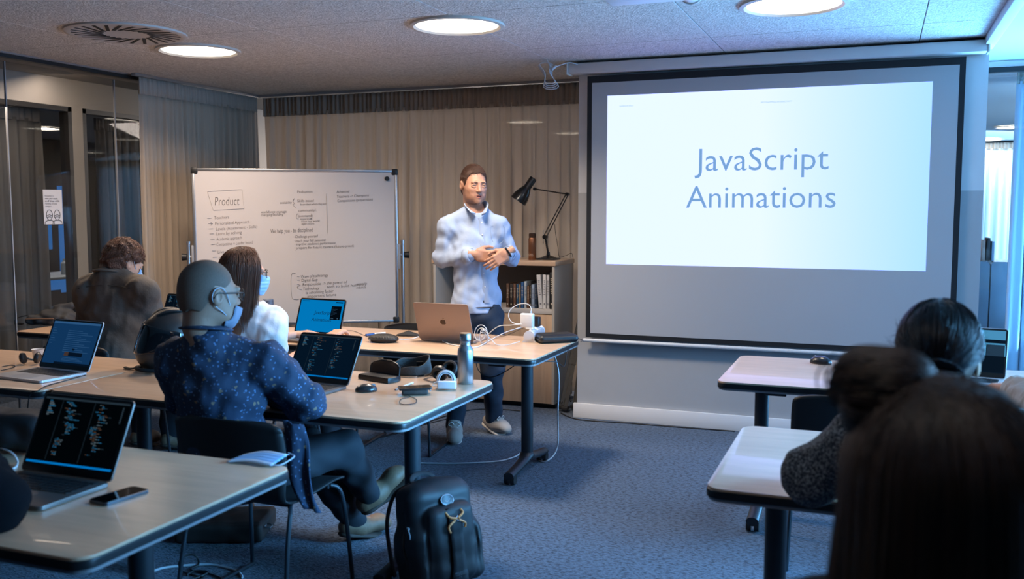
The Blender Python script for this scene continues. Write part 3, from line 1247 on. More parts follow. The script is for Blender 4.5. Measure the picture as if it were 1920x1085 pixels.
for (px, wp, h, c, lab, lean) in books:
    p = PY(px, 560, BY0 + .06)
    wd = wp / 248.0
    t = thing('book', lab, 'book', (p.x + wd / 2 + (.018 if lean else (.010 if px > 1010 else 0)), BY0 + .045, .7765 if lean else .7745), group='books on the bookcase shelf')
    t.rotation_euler = (0, lean, 0)
    dp = .16
    b = nb()
    for s in (-1, 1):
        box(b, (s * (wd / 2 - .0012), dp / 2, h / 2), (.0024, dp, h))
    box(b, (0, .0014, h / 2), (wd, .0028, h), bev=.001)
    cv = obj('cover', b, mat('book_' + c, c, .55), t)
    b = nb()
    box(b, (0, dp / 2, h / 2), (max(.002, wd - .0054), dp - .008, h - .01))
    obj('page_block', b, mat('paper', 'cfc8ba', .8), t)
    b = nb()
    dark = sum(lin(c)[:3]) < .9
    for k in range(9):
        box(b, (0, -.0006, h * (.42 + .05 * k)), (wd * (.25 + .3 * ((k * 7 + int(px)) % 3) / 2), .0006, h * .022))
    box(b, (0, -.0006, h * .14), (wd * .35, .0006, h * .06))
    obj('spine_title', b, mat('spine_pale', 'b9ad98', .6) if dark else mat('spine_dark', '6d6f78', .6), t)

# desk lamp on the bookcase
LY = 7.0
LB = Vector((PY(1028, 480, LY).x, LY, 1.1455))


def lp(px, py):
    return PY(px, py, LY) - LB


t = thing('desk_lamp', 'black articulated desk lamp standing on the bookcase', 'desk lamp', LB)
M_lampb = mat('lamp_black', '101114', .3, coat=.3)
b = nb()
prism(b, rrect(.17, .15, .03), 0, .012, bev=.004)
lathe(b, [(.075, .012), (.05, .022), (.015, .035), (.012, .06), (0, .06)], seg=28)
obj('base', b, M_lampb, t)
j1, j2, j3 = lp(1022, 444), lp(1064, 364), lp(1003, 354)
b = nb()
cyl(b, (0, 0, .05), (j1.x, 0, j1.z), .008, .008, 10)
cyl(b, (j1.x, -.022, j1.z), (j1.x, .022, j1.z), .016, .016, 16)
ox = Vector((.016, 0, .006))
for s in (-1, 1):
    cyl(b, j1 + ox * s + Vector((0, -.008, 0)), j2 + ox * s * .8 + Vector((0, -.008, 0)), .0045, .0045, 8)
obj('lower_arm', b, M_lampb, t)
b = nb()
for s in (-1, 1):
    tube(b, [(j1.x + s * .018 + .005 * math.sin(i * 2.0), .012 + .005 * math.cos(i * 2.0), j1.z - .055 + i * .0022) for i in range(50)], .0014, 5)
obj('spring', b, M_alu, t)
b = nb()
cyl(b, (j2.x, -.02, j2.z), (j2.x, .02, j2.z), .014, .014, 16)
cyl(b, j2, j3, .0055, .0055, 10)
cyl(b, (j3.x, -.016, j3.z), (j3.x, .016, j3.z), .012, .012, 14)
obj('upper_arm', b, M_lampb, t)
capp, opn = lp(999, 336), lp(977, 373)
ax = (opn - capp)
ax += Vector((0, -.035, 0))
x_, y_, z_ = frame_to(ax)
Ls = ax.length + .02
Msh = Matrix(((x_.x, y_.x, z_.x, capp.x), (x_.y, y_.y, z_.y, capp.y), (x_.z, y_.z, z_.z, capp.z), (0, 0, 0, 1)))
b = nb()
lathe(b, [(0, -.012), (.026, -.012), (.030, -.004), (.030, .35 * Ls), (.036, .42 * Ls), (.052, .60 * Ls), (.064, .8 * Ls), (.068, Ls), (.066, Ls), (.060, .8 * Ls), (.048, .6 * Ls), (.026, .4 * Ls), (0, .36 * Ls)], seg=32, M=Msh)
sh = obj('lamp_shade', b, M_lampb, t)
b = nb()
lathe(b, [(.0648, Ls - .002), (.0585, .8 * Ls), (.046, .6 * Ls), (0, .45 * Ls)], seg=32, M=Msh)
ball(b, Msh @ Vector((0, 0, .72 * Ls)), .026, 14)
obj('reflector', b, mat('lamp_inside', '9a9894', .35), sh)
b = nb()
tube(b, [lp(1040, 420), lp(1042, 440), lp(1046, 462), lp(1049, 481), lp(1049, 481) + Vector((.02, .10, .004)), lp(1049, 481) + Vector((.03, .245, .004)), lp(1049, 481) + Vector((.03, .26, -.2))], .0022, 6, smooth=6)
obj('power_cord', b, M_black, t)
# copper flask
p = PY(998, 481, 6.90)
t = thing('flask', 'copper coloured flask beside the desk lamp on the bookcase', 'flask', (p.x, 6.90, 1.1455))
b = nb()
lathe(b, [(0, 0), (.029, 0), (.031, .004), (.031, .165), (.027, .174), (0, .174)], seg=28)
obj('body', b, mat('copper_steel', '8a5d44', .32, metal=.75), t)
b = nb()
lathe(b, [(.026, .174), (.026, .205), (.023, .209), (0, .209)], seg=28)
for k in range(12):
    a = k * math.pi / 6
    box(b, (.026 * math.cos(a), .026 * math.sin(a), .19), (.003, .003, .026))
obj('cap', b, mat('copper_cap', '4d382e', .4, metal=.5), t)
b = nb()
M_ = planeM((0, -.0318, .03), (1, 0, 0), (0, 0, 1))
write(b, 'DRINK', .012, M_ @ Matrix.Translation((-.018, .012, 0)))
write(b, 'WATER', .012, M_ @ Matrix.Translation((-.020, 0, 0)))
obj('lettering', b, mat('flask_print', 'd8c4b0', .5), t, angle=0)

# folded metal easel leaning beside the bookcase
t = thing('easel', 'folded grey metal easel leaning between the bookcase and the wall', 'easel', (-2.17, 6.76, 0))
M_ease = mat('easel_grey', '5f5d5a', .4, metal=.4)
for k, (x0, y0) in enumerate(((-.055, -.02), (-.012, -.05), (.035, .03))):
    b = nb()
    a_, e_ = Vector((x0, y0, .02)), Vector((.055 + x0 * .4, .25 + y0 * .4, .80))
    cyl(b, a_, a_ + (e_ - a_) * .52, .017, .017, 4)
    cyl(b, a_ + (e_ - a_) * .42, e_, .022, .022, 4)
    lg = obj('leg', b, M_ease, t)
    b = nb()
    box(b, a_ + Vector((0, 0, .012)), (.05, .05, .03), bev=.008)
    ball(b, a_ + Vector((-.02, -.02, .06)), .009, 10)
    obj('foot', b, mat('easel_foot', '2c2b2b', .5), lg)
b = nb()
box(b, (.055, .25, .80), (.07, .05, .05), bev=.01)
obj('head', b, mat('easel_brown', '3d2a22', .5), t)

# ================================================================== TABLES
M_edge = mat('table_edge_black', '17191d', .35)
M_lip = mat('table_underframe', '8f8f93', .4, metal=.4)
TZ = .735
TW, TD = 1.80, .85


def make_table(label, xr, y0, w=TW, d=TD, r=.05):
    """xr: right end, y0: near edge"""
    cx, cy = xr - w / 2, y0 + d / 2
    t = thing('training_table', label, 'table', (cx, cy, 0), group='training tables')
    b = nb()
    prism(b, rrect(w, d, r), TZ - .008, TZ, bev=.002)
    obj('tabletop', b, M_wood, t)
    b = nb()
    prism(b, rrect(w + .006, d + .006, r), TZ - .030, TZ - .0075, bev=.004)
    obj('edge_band', b, M_edge, t)
    b = nb()
    prism(b, rrect(w - .004, d - .004, r), TZ - .041, TZ - .030)
    obj('underframe', b, M_lip, t)
    b = nb()
    box(b, (0, 0, TZ - .062), (w - .32, .06, .04), bev=.004)
    obj('crossbar', b, M_steel, t)
    for s in (-1, 1):
        x = s * (w / 2 - .17)
        b = nb()
        cyl(b, (x, -.06, .10), (x, -.06, TZ - .041), .035, .035, 28)
        leg = obj('leg', b, M_steel, t)
        b = nb()
        box(b, (x, -.06, TZ - .052), (.07, .5, .022), bev=.004)
        box(b, (x - s * .09, -.30, TZ - .058), (.10, .035, .03), bev=.006)
        obj('bracket', b, M_steel, leg)
        b = nb()
        tube(b, [(x, -.36, .055), (x, -.25, .066), (x, -.12, .085), (x, -.06, .105), (x, 0, .085), (x, .13, .066), (x, .24, .055)], lambda q: .030 + .014 * math.exp(-((q - .5) / .14) ** 2), 14, flat=.75, smooth=4, up=(0, 0, 1))
        ft = obj('foot', b, M_steel, t)
        for yy in (-.33, .21):
            b = nb()
            for q in (-1, 1):
                cyl(b, (x + q * .008, yy, .03), (x + q * .030, yy, .03), .030, .027, 20)
            cyl(b, (x, yy, .03), (x, yy, .06), .010, .010, 10)
            obj('caster', b, M_black, ft)
    return t


T1 = make_table("wooden table in the far row with the presenter's open laptop on it", -1.715, 4.715)
T2 = make_table('wooden table in the middle row with the steel bottle at its right end', -1.665, 3.125, d=.93)
T4 = make_table('wooden table by the projection screen with a black mouse on it', 1.11, 4.43)


def copy_table(label, xr, y0):
    return dup(T1, (xr - TW / 2, y0 + TD / 2, 0), 0, label, 'training tables')


copy_table('wooden table of the far row nearest the glass partition', -3.525, 4.56)
copy_table('wooden table of the middle row under the silver laptop', -3.475, 3.09)
copy_table('wooden table with a flat phone and a pale blue mask on it', -1.70, 1.61)
copy_table('wooden table with a speckled sleeve resting on it', 1.35, 2.71)

# ================================================================== CHAIRS


def make_chair(label, loc, rz):
    t = thing('shell_chair', label, 'chair', loc, rz, 'black shell chairs')
    prof = [(.225, .425), (.20, .44), (.12, .445), (.0, .437), (-.12, .435), (-.185, .445), (-.222, .475), (-.240, .53), (-.252, .60), (-.264, .68), (-.274, .745), (-.279, .775)]
    P = catmull([Vector((0, y, z)) for y, z in prof], 4)
    n = len(P)
    b = nb()
    rows = []
    for i, p in enumerate(P):
        q = i / (n - 1)
        if q < .5:
            w = .235 - .025 * max(0, (.12 - q) / .12) ** 2
        else:
            w = .235 + .01 * math.sin((q - .5) * 6)
            if q > .93:
                w -= .05 * ((q - .93) / .07) ** 2
        row = []
        for k in range(17):
            u = -1 + 2 * k / 16
            back = max(0, min(1, (q - .5) / .25))
            yy = p.y + back * .045 * u * u
            zz_ = p.z + (1 - back) * (.012 * u * u) - (.012 * u ** 4 * back if q > .9 else 0)
            row.append(b.verts.new((w * u, yy, zz_)))
        rows.append(row)
    for i in range(n - 1):
        for k in range(16):
            b.faces.new((rows[i][k], rows[i][k + 1], rows[i + 1][k + 1], rows[i + 1][k]))
    obj('shell', b, mat('chair_shell', '0c0d10', .55), t, angle=80, solid=.008)
    for s in (-1, 1):
        b = nb()
        tube(b, [(s * .20, -.13, .425), (s * .225, -.165, .41), (s * .235, -.20, .30), (s * .25, -.245, .03), (s * .25, -.235, .012), (s * .25, -.21, .009), (s * .25, .20, .009), (s * .25, .222, .012), (s * .25, .228, .03), (s * .235, .205, .30), (s * .225, .18, .405), (s * .20, .15, .428)], .009, 10, smooth=3)
        obj('sled_leg', b, M_steel, t)
    for yy in (-.12, .14):
        b = nb()
        cyl(b, (-.20, yy, .425), (.20, yy, .425), .009, .009, 10)
        obj('crossbar', b, M_steel, t)
    return t


CH = make_chair('black shell chair of the bald man in the patterned shirt', (-2.245, 3.06, 0), 0)


def chair(x, y, rz, label):
    return dup(CH, (x, y, 0), rz, label, 'black shell chairs')


chair(-2.84, 5.37, R_(186), 'black shell chair behind the far table, left of the presenter')
chair(-.10, 4.33, R_(6), 'black shell chair pushed up to the table nearest the screen')
chair(-3.17, 4.29, R_(-4), 'black shell chair of the woman in the white T-shirt')
chair(-4.25, 4.27, R_(0), 'black shell chair of the man in the grey-brown shirt')
chair(.42, 2.36, R_(-10), 'black shell chair of the woman in the speckled blouse')
chair(.10, 1.16, R_(-5), 'black shell chair of the woman with the top knot')
chair(-2.36, 1.20, R_(-5), 'black shell chair of the person in the dark sweater')
chair(1.02, 4.15, R_(5), 'black shell chair of the person in the beige sweatshirt')



def rbox(self, c, half, r, k=.0, M=None, op='add', grow=0.0):
    """box with rounded edges; M: 3x3 columns = local axes"""
    c, h = np.array(c, float), np.array(half, float) + grow
    m = float(np.linalg.norm(h)) + k + 3 * self.h
    s = self._sl(c - m, c + m)
    X, Y, Z = self._pts(s)
    p = [X - c[0], Y - c[1], Z - c[2]]
    if M is not None:
        M = np.array(M, float)
        p = [p[0] * M[0, i] + p[1] * M[1, i] + p[2] * M[2, i] for i in range(3)]
    q = [np.abs(p[i]) - (h[i] - r) for i in range(3)]
    d = np.sqrt(sum(np.maximum(v, 0) ** 2 for v in q)) + np.minimum(np.maximum(np.maximum(q[0], q[1]), q[2]), 0) - r
    self._mix(s, d, k, op)
    return self


Solid.rbox = rbox
TT = TZ + .0005

# ================================================================== LAPTOPS
M_space = mat('space_grey_aluminium', '7a7471', .38, metal=.75)
M_silver = mat('silver_plastic', 'b4b2b5', .35, metal=.35)
M_keys = mat('keycaps', '121316', .5)
M_bezel = mat('screen_bezel', '08090b', .25)
C_WHITE = glow('code_white', (140, 165, 180), .36)
C_BLUE = glow('code_blue', (60, 150, 205), .40)
C_ORANGE = glow('code_orange', (140, 108, 90), .34)
C_DIM = glow('code_dim', (60, 80, 95), .36)
CODE = [C_WHITE, C_BLUE, C_ORANGE, C_DIM]


def make_laptop(label, x, y, rz, w=.355, d=.245, tilt=22, shell=None, bg=(4, 16, 28), bgs=.6, content=None, group=None, z=TT):
    t = thing('laptop', label, 'laptop', (x, y, z), rz, group)
    shell = shell or M_space
    b = nb()
    prism(b, rrect(w, d, .016, c=(0, -d / 2)), .0015, .0125, bev=.0015)
    base = obj('base', b, shell, t)
    b = nb()
    prism(b, rrect(w * .86, d * .46, .004, c=(0, -d * .31)), .0122, .0128)
    kb = obj('keyboard', b, mat('key_well', '1b1b1d', .6), base)
    b = nb()
    for r in range(6):
        n = 13
        for k in range(n):
            if r == 5 and 3 <= k <= 7:
                continue
            kw = w * .84 / n
            box(b, (-w * .42 + kw * (k + .5), -d * (.115 + .078 * r), .0134), (kw * .84, d * .062 * (.6 if r == 0 else 1), .0014))
    box(b, (-w * .03, -d * .505, .0134), (w * .31, d * .062, .0014))
    obj('keycaps', b, M_keys, base)
    b = nb()
    prism(b, rrect(w * .40, d * .36, .006, c=(0, -d * .765)), .0122, .0127)
    obj('trackpad', b, mat('trackpad', '6d6a69', .3, metal=.5) if shell is M_space else mat('trackpad_silver', 'a3a2a6', .3, metal=.4), base)
    lh = d * .985
    ti = R_(tilt)
    ML = planeM((0, .001, .0125), (1, 0, 0), (0, math.sin(ti), math.cos(ti)))
    b = nb()
    prism(b, rrect(w, lh, .014, c=(0, lh / 2)), -.006, .0, M=ML, bev=.001)
    lid = obj('lid', b, shell, t)
    b = nb()
    prism(b, rrect(w - .006, lh - .006, .012, c=(0, lh / 2)), -.0002, .0006, M=ML)
    bz = obj('bezel', b, M_bezel, lid)
    sx0, sx1, sy0, sy1 = -w / 2 + .011, w / 2 - .011, .026, lh - .012
    b = nb()
    quad(b, [ML @ Vector(p) for p in ((sx0, sy0, .0009), (sx1, sy0, .0009), (sx1, sy1, .0009), (sx0, sy1, .0009))])
    obj('display', b, glow('display_%02x%02x%02x' % bg, bg, bgs), lid, angle=0)
    if content:
        b = nb()
        MS = ML @ Matrix.Translation((sx0, sy1, .0012)) @ Matrix.Diagonal((sx1 - sx0, -(sy1 - sy0), 1, 1))
        mats_ = content(b, MS)
        obj('screen_content', b, mats_, lid, angle=0)
    return t, lid, ML, lh


def bar(b, M, x0, y0, x1, y1, mi):
    quad(b, [M @ Vector(p) for p in ((x0, y1, 0), (x1, y1, 0), (x1, y0, 0), (x0, y0, 0))], mi)


def code_block(b, M, x0, x1, y0, y1, step, seed, blue=.5, ind=.03, gap=.12):
    r = random.Random(seed)
    y = y0
    lev = 0
    while y < y1:
        if r.random() < gap:
            y += step * r.choice((1, 2))
            lev = r.choice((0, 1))
            continue
        lev = max(0, min(3, lev + r.choice((-1, 0, 0, 1))))
        x = x0 + lev * ind
        for k in range(r.choice((1, 2, 2, 3, 4))):
            L = r.uniform(.015, .05) * (x1 - x0) / .35
            if x + L > x1:
                break
            c = r.choices((0, 1, 2, 3), (.3, blue, .2, .2))[0]
            bar(b, M, x, y, x + L, y + step * .42, c)
            x += L + .008
        y += step


def code_screen(seed, blue_bar=True, strong=1):
    def f(b, M):
        bar(b, M, 0, 0, 1, .028, 3)
        for k in range(9):
            bar(b, M, .06, .05 + k * .026, .06 + .03 + .05 * ((k * 5) % 4) / 3, .062 + k * .026, 0 if k % 3 else 1)
        bar(b, M, .215, .04, .219, .93, 3)
        bar(b, M, .60, .04, .604, .93, 3)
        bar(b, M, .93, .06, .945, .30, 3)
        code_block(b, M, .26, .56, .055, .55, .023, seed)
        code_block(b, M, .63, .90, .055, .80, .021, seed + 5)
        code_block(b, M, .26, .45, .60, .86, .022, seed + 9, ind=.012, gap=.05)
        if blue_bar:
            bar(b, M, 0, .955, 1, .985, 4)
        return CODE + [glow('status_bar_blue', (0, 122, 204), .85 * strong)]
    return f


def editor_light(b, M):
    """a browser page: header, side column, dark button"""
    m = [glow('page_text', (58, 108, 160), .5), glow('page_header', (62, 116, 172), .5), glow('page_button', (8, 26, 46), .6), glow('page_button_end', (110, 84, 72), .45)]
    bar(b, M, 0, .0, 1, .05, 1)
    for k in range(7):
        bar(b, M, .03, .16 + .06 * k, .03 + .05 + .03 * (k % 3), .172 + .06 * k, 0)
    for k in range(12):
        bar(b, M, .36, .20 + .045 * k, .36 + .30 + .12 * ((k * 7) % 3), .212 + .045 * k, 0)
    bar(b, M, .56, .62, .61, .67, 2)
    bar(b, M, .42, .71, .80, .80, 2)
    bar(b, M, .42, .71, .51, .80, 3)
    for k in range(3):
        bar(b, M, .40, .84 + .03 * k, .72 + .06 * k, .85 + .03 * k, 0)
    bar(b, M, .26, .955, 1, 1, 2)
    return m


make_laptop('silver laptop with a blue web page beside the motorcycle helmet', -3.77, 3.50, R_(-5), w=.362, d=.262, tilt=24, shell=M_silver, bg=(22, 66, 112), bgs=.62, content=editor_light)
make_laptop('dark grey laptop with a code editor next to a flat phone', -2.258, 2.085, R_(0), w=.358, d=.250, tilt=26, bg=(3, 9, 15), bgs=.4, content=code_screen(3))
make_laptop("dark grey laptop with a code editor beside the bald man's elbow", -2.395, 3.655, R_(-5), w=.356, d=.248, tilt=30, bg=(5, 24, 42), bgs=.75, content=code_screen(21))


def slide_screen(b, M):
    m = [glow('display_ink', (20, 50, 80), .6), glow('notes_window', (4, 14, 24), .6), glow('notes_text', (60, 90, 120), .6), glow('notes_button', (120, 170, 210), .7)]
    MT = M @ Matrix.Diagonal((1, -1, 1, 1))
    for k, (s, wd, cx, yb) in enumerate((('JavaScript', .40, .55, .45), ('Animations', .455, .545, .67))):
        tmp = nb()
        write(tmp, s, 1.0, Matrix(), shear=.12)
        xs_ = [v.co.x for v in tmp.verts]
        kk = wd / (max(xs_) - min(xs_))
        merge(b, tmp, MT @ Matrix.Translation((cx - wd / 2 - min(xs_) * kk, -yb, 0)) @ Matrix.Diagonal((kk, kk * 1.55, 1, 1)), 0)
    bar(b, M, .03, .03, .20, .045, 0)
    bar(b, M, .81, .035, .97, .07, 1)
    bar(b, M, .73, .17, .96, .60, 1)
    for k in range(7):
        bar(b, M, .75, .22 + .04 * k, .79 + .04 * ((k * 5) % 3), .232 + .04 * k, 2)
    bar(b, M, .75, .545, .81, .57, 3)
    bar(b, M, .89, .545, .92, .57, 3)
    return m


make_laptop("dark laptop with a bright blue slide in front of the whiteboard", -3.285, 5.025, R_(-3), w=.352, d=.246, tilt=20, bg=(0, 128, 200), bgs=.85, content=slide_screen)
t, lid, ML, lh = make_laptop("presenter's laptop on the far table, grey lid with dark fruit logo", -2.435, 5.15, R_(178), w=.372, d=.250, tilt=19, shell=mat('warm_grey_aluminium', '93827a', .42, metal=.45), bg=(90, 110, 130), bgs=.5)
# emblem on the lid: a bitten apple with a leaf
MB = ML @ Matrix.Translation((0, lh * .5, -.0062)) @ Matrix.Rotation(math.pi, 4, 'Y')
prof = []
for i in range(48):
    a = 2 * math.pi * i / 48 + math.pi / 2
    r = .0185 * (1 + .10 * math.cos(2 * (a - math.pi / 2)) * -1)
    x, y = r * math.cos(a) * 1.04, r * math.sin(a)
    if y > 0:
        y -= .0035 * math.exp(-(x / .0045) ** 2)
    else:
        y += .0018 * math.exp(-(x / .005) ** 2)
        x *= 1 - .16 * (-y / .0185)
    dx, dy = x - .0245, y - .003
    if dx * dx + dy * dy < .0108 ** 2:
        q = .0108 / math.hypot(dx, dy)
        x, y = .0245 + dx * q, .003 + dy * q
    prof.append((x, y))
b = nb()
prism(b, prof, 0, .0004, M=MB)
leaf = [(.000, .0195), (.0015, .0245), (.0065, .0285), (.0075, .0245), (.0045, .0205)]
prism(b, leaf, 0, .0004, M=MB)
obj('lid_emblem', b, mat('emblem_dark', '3a302b', .2, metal=.6), lid)


def design_screen(b, M):
    m = [glow('ui_blue', (80, 158, 205), .8), glow('ui_dark', (16, 34, 52), .5), glow('ui_mid', (52, 84, 112), .5), glow('ui_letter', (90, 160, 205), .7)]
    bar(b, M, 0, .0, 1, .22, 0)
    bar(b, M, .35, .22, .92, .30, 1)
    bar(b, M, .0, .30, 1, .34, 0)
    for k in range(4):
        bar(b, M, .02 + .25 * k, .35, .24 + .25 * k, .60, 2 if k % 2 else 1)
        bar(b, M, .245 + .25 * k, .34, .262 + .25 * k, .60, 0)
    bar(b, M, 0, .61, 1, .98, 1)
    tmp = nb()
    write(tmp, 'Aa', 1.0, Matrix())
    merge(b, tmp, M @ Matrix.Diagonal((1, -1, 1, 1)) @ Matrix.Translation((.30, -.83, .0001)) @ Matrix.Diagonal((.10, .15, 1, 1)), 3)
    return m


make_laptop('laptop with a layout page under a hand in a beige sleeve', .40, 4.93, R_(-10), w=.36, d=.25, tilt=22, shell=M_silver, bg=(16, 36, 56), bgs=.6, content=design_screen)
p = PZ(297, 613, TT)
make_laptop('dark laptop behind the motorcycle helmet, in front of the beige curtain', p.x + .17, p.y, R_(-3), w=.34, d=.235, tilt=22, bg=(5, 20, 34), bgs=.6, content=code_screen(40, False))

# ================================================================== MOTORCYCLE HELMET
hc = PZ(322, 692, TT)
t = thing('motorcycle_helmet', 'black full-face motorcycle helmet with smoked visor on the middle table', 'helmet', (hc.x, hc.y, TT), R_(-34))
HS_ = 1.0


def helmet_solid(g, h=.004):
    S = Solid((-.17, -.22, -.01), (.17, .20, .32), h)
    S.ell((0, .012, .165), (.128 + g, .158 + g, .145 + g), k=0)
    S.ell((0, -.045, .10), (.108 + g, .128 + g, .115 + g), k=.03)
    S.ell((0, .04, .075), (.118 + g, .125 + g, .10 + g), k=.03)
    S.half((0, 0, .0), (0, 0, -1))
    return S


S = helmet_solid(0)
S.ell((0, -.165, .148), (.088, .07, .050), k=.008, op='cut')      # face opening
S.cap((-.06, -.165, .062), (-.02, -.18, .055), .008, .008, k=.006, op='cut')
S.cap((.06, -.165, .062), (.02, -.18, .055), .008, .008, k=.006, op='cut')
S.ell((0, .01, .0), (.085, .105, .06), k=.01, op='cut')
obj('shell', npmesh([S.mesh()]), mat('helmet_black', '1c1b1b', .42, coat=.25), t, angle=180)
V1 = helmet_solid(.006)
V1.half((0, 0, .112), (0, .10, -1))
V1.half((0, 0, .205), (0, .28, 1))
V1.half((0, .02, 0), (0, 1, 0))
W = helmet_solid(-.012)
V1.F = np.maximum(V1.F, -W.F)
vis = obj('visor', npmesh([V1.mesh()]), mat('smoked_visor', '0d1013', .08, coat=.6), t, angle=180)
for s in (-1, 1):
    b = nb()
    lathe(b, [(0, .014), (.020, .012), (.026, .004), (.026, 0)], M=Matrix.Translation((s * .121, -.005, .160)) @ Matrix.Rotation(s * R_(90), 4, 'Y'), seg=20)
    obj('visor_hinge', b, M_black, vis)
b = nb()
for s in (-1, 1):
    tube(b, [(s * .035, -.075, .281), (s * .048, -.03, .301), (s * .05, .03, .303), (s * .042, .08, .290)], lambda q: .014 * math.sin(math.pi * (q * .9 + .08)) + .002, 8, flat=.55, smooth=4, up=(0, 0, 1))
obj('vent_cover', b, mat('helmet_black', '1c1b1b'), t)
b = nb()
tube(b, [(-.10, .10, .012), (-.115, .0, .012), (-.10, -.09, .014), (-.05, -.155, .018), (0, -.168, .02), (.05, -.155, .018), (.10, -.09, .014), (.115, 0, .012), (.10, .10, .012), (0, .155, .012)], .010, 8, closed=True, smooth=4)
obj('base_trim', b, mat('rubber', '0c0c0d', .7), t)
MBd = planeM((-.052, -.113, .236), (.92, -.38, 0), (.20, .42, .88))
b = nb()
tube(b, [MBd @ Vector((x, y, .004)) for x, y in rrect(.070, .022, .008)], .0016, 5, closed=True)
write_fit(b, 'NZI', .034, 0, -.006, MBd @ Matrix.Translation((0, 0, .003)))
obj('badge', b, mat('badge_grey', '4a4846', .4), t)
b = nb()
tube(b, [(-.05, -.13, .02), (-.09, -.165, .008), (-.12, -.185, .006), (-.15, -.19, .008)], .011, 8, smooth=4, flat=.45, up=(0, 0, 1))
obj('chin_strap', b, mat('strap_black', '17171a', .8), t)

# ================================================================== SMALL THINGS ON THE MIDDLE TABLE
# steel bottle
p = PZ(873, 718, TT)
t = thing('steel_bottle', 'brushed steel water bottle with wooden lid at the table end', 'bottle', p)
b = nb()
lathe(b, [(0, 0), (.035, 0), (.037, .003), (.037, .150), (.034, .163), (.024, .178), (.0225, .183), (.0225, .200), (0, .200)], seg=40)
obj('body', b, mat('brushed_steel', '9aa0a6', .32, metal=.95, bump=(6, .12), stretch=(60, 60, .3)), t)
b = nb()
for k in range(3):
    lathe(b, [(.0225, .185 + .006 * k), (.0238, .187 + .006 * k), (.0225, .189 + .006 * k)], seg=32)
obj('neck_thread', b, M_alu, t)
b = nb()
lathe(b, [(.0235, .203), (.0265, .204), (.0265, .232), (.024, .236)], seg=36)
cp = obj('cap', b, mat('brushed_steel', '9aa0a6'), t)
b = nb()
lathe(b, [(0, .2365), (.0255, .2365), (.0262, .234), (.0262, .231)], seg=36)
obj('lid_inlay', b, mat('bamboo', 'a8805c', .5), cp)

# mouse


def make_mouse(label, x, y, rz, L=.105, W=.06, Hh=.034, col='1a1b1e'):
    t = thing('computer_mouse', label, 'mouse', (x, y, TT), rz)
    S = Solid((-.045, -.07, -.004), (.045, .07, .05), .0018)
    S.ell((0, -.008, .006), (W / 2, L / 2, Hh - .006), k=0)
    S.half((0, 0, 0.001), (0, 0, -1))
    S.cap((0, .015, Hh - .004), (0, .06, .012), .0012, .0012, k=.001, op='cut')
    obj('shell', npmesh([S.mesh()]), mat('mouse_' + col, col, .3, coat=.3), t, angle=180)
    b = nb()
    cyl(b, (-.004, .024, Hh - .010), (.004, .024, Hh - .010), .009, .009, 16)
    obj('scroll_wheel', b, M_greyp, t)
    return t


p = PZ(690, 733, TT)
make_mouse("black computer mouse on the middle table near the black glasses case", p.x, p.y, R_(-50), L=.10, W=.062)
p = PZ(1536, 681, TT)
make_mouse('black computer mouse on the table nearest the projection screen', p.x, p.y, R_(70), L=.115, W=.072, Hh=.042, col='15171c')
p = PZ(1597, 683, TT)
b = nb()
prism(b, rrect(.075, .075, .014), 0, .022, bev=.004)
tag(obj('adapter_box', b, mat('adapter_grey', '4c5560', .35), None), 'small flat dark grey adapter box right of the mouse', 'adapter').location = p

# black glasses case, flap open
p = PZ(713, 712, TT)
t = thing('glasses_case', 'black glasses case with its flap standing open behind the mouse', 'glasses case', p, R_(-14))
t.scale = (1.22, 1.22, 1.22)
b = nb()
prism(b, [(-.085, -.035), (.080, -.042), (.088, .0), (.075, .035), (-.08, .035)], .001, .022, bev=.008)
obj('pouch', b, mat('case_leather', '121214', .42), t)
b = nb()
V = []
for j in range(7):
    v = j / 6
    row = []
    for i in range(13):
        u = -1 + 2 * i / 12
        w = .078 * (1 if v < .55 else math.sqrt(max(.12, 1 - ((v - .55) / .47) ** 2)))
        row.append(b.verts.new((w * u, .032 - .010 * u * u + .012 * v, .012 + .062 * v)))
    V.append(row)
for j in range(6):
    for i in range(12):
        b.faces.new((V[j][i], V[j][i + 1], V[j + 1][i + 1], V[j + 1][i]))
obj('flap', b, mat('case_leather', '121214'), t, angle=80, solid=.006)

# grey felt sleeve lying open
p = PZ(770, 702, TT)
t = thing('felt_sleeve', 'dark grey felt sleeve lying open behind the black glasses case', 'felt sleeve', p, R_(12))
t.scale = (1.2, 1.1, 1.2)
b = nb()
V = []
for j in range(11):
    v = j / 10
    row = []
    for i in range(25):
        a = -math.pi * .98 + 2 * math.pi * .98 * i / 24
        rx = .085 - .012 * v + .01 * math.sin(a * 2)
        ry = .055 + .006 * v
        zz_ = .006 + v * (.045 + .022 * math.sin(a + .6) + .008 * math.sin(3 * a))
        row.append(b.verts.new((rx * math.cos(a), ry * math.sin(a), zz_)))
    V.append(row)
for j in range(10):
    for i in range(24):
        b.faces.new((V[j][i], V[j][i + 1], V[j + 1][i + 1], V[j + 1][i]))
obj('sleeve', b, mat('felt', '4b4a49', .95, bump=(400, .5)), t, angle=80, solid=.005)
b = nb()
prism(b, rrect(.14, .08, .03), .002, .010)
box(b, (.035, .02, .032), (.03, .006, .04), bev=.002)
obj('lining', b, mat('felt_lining', '1b1b1c', .9), t)

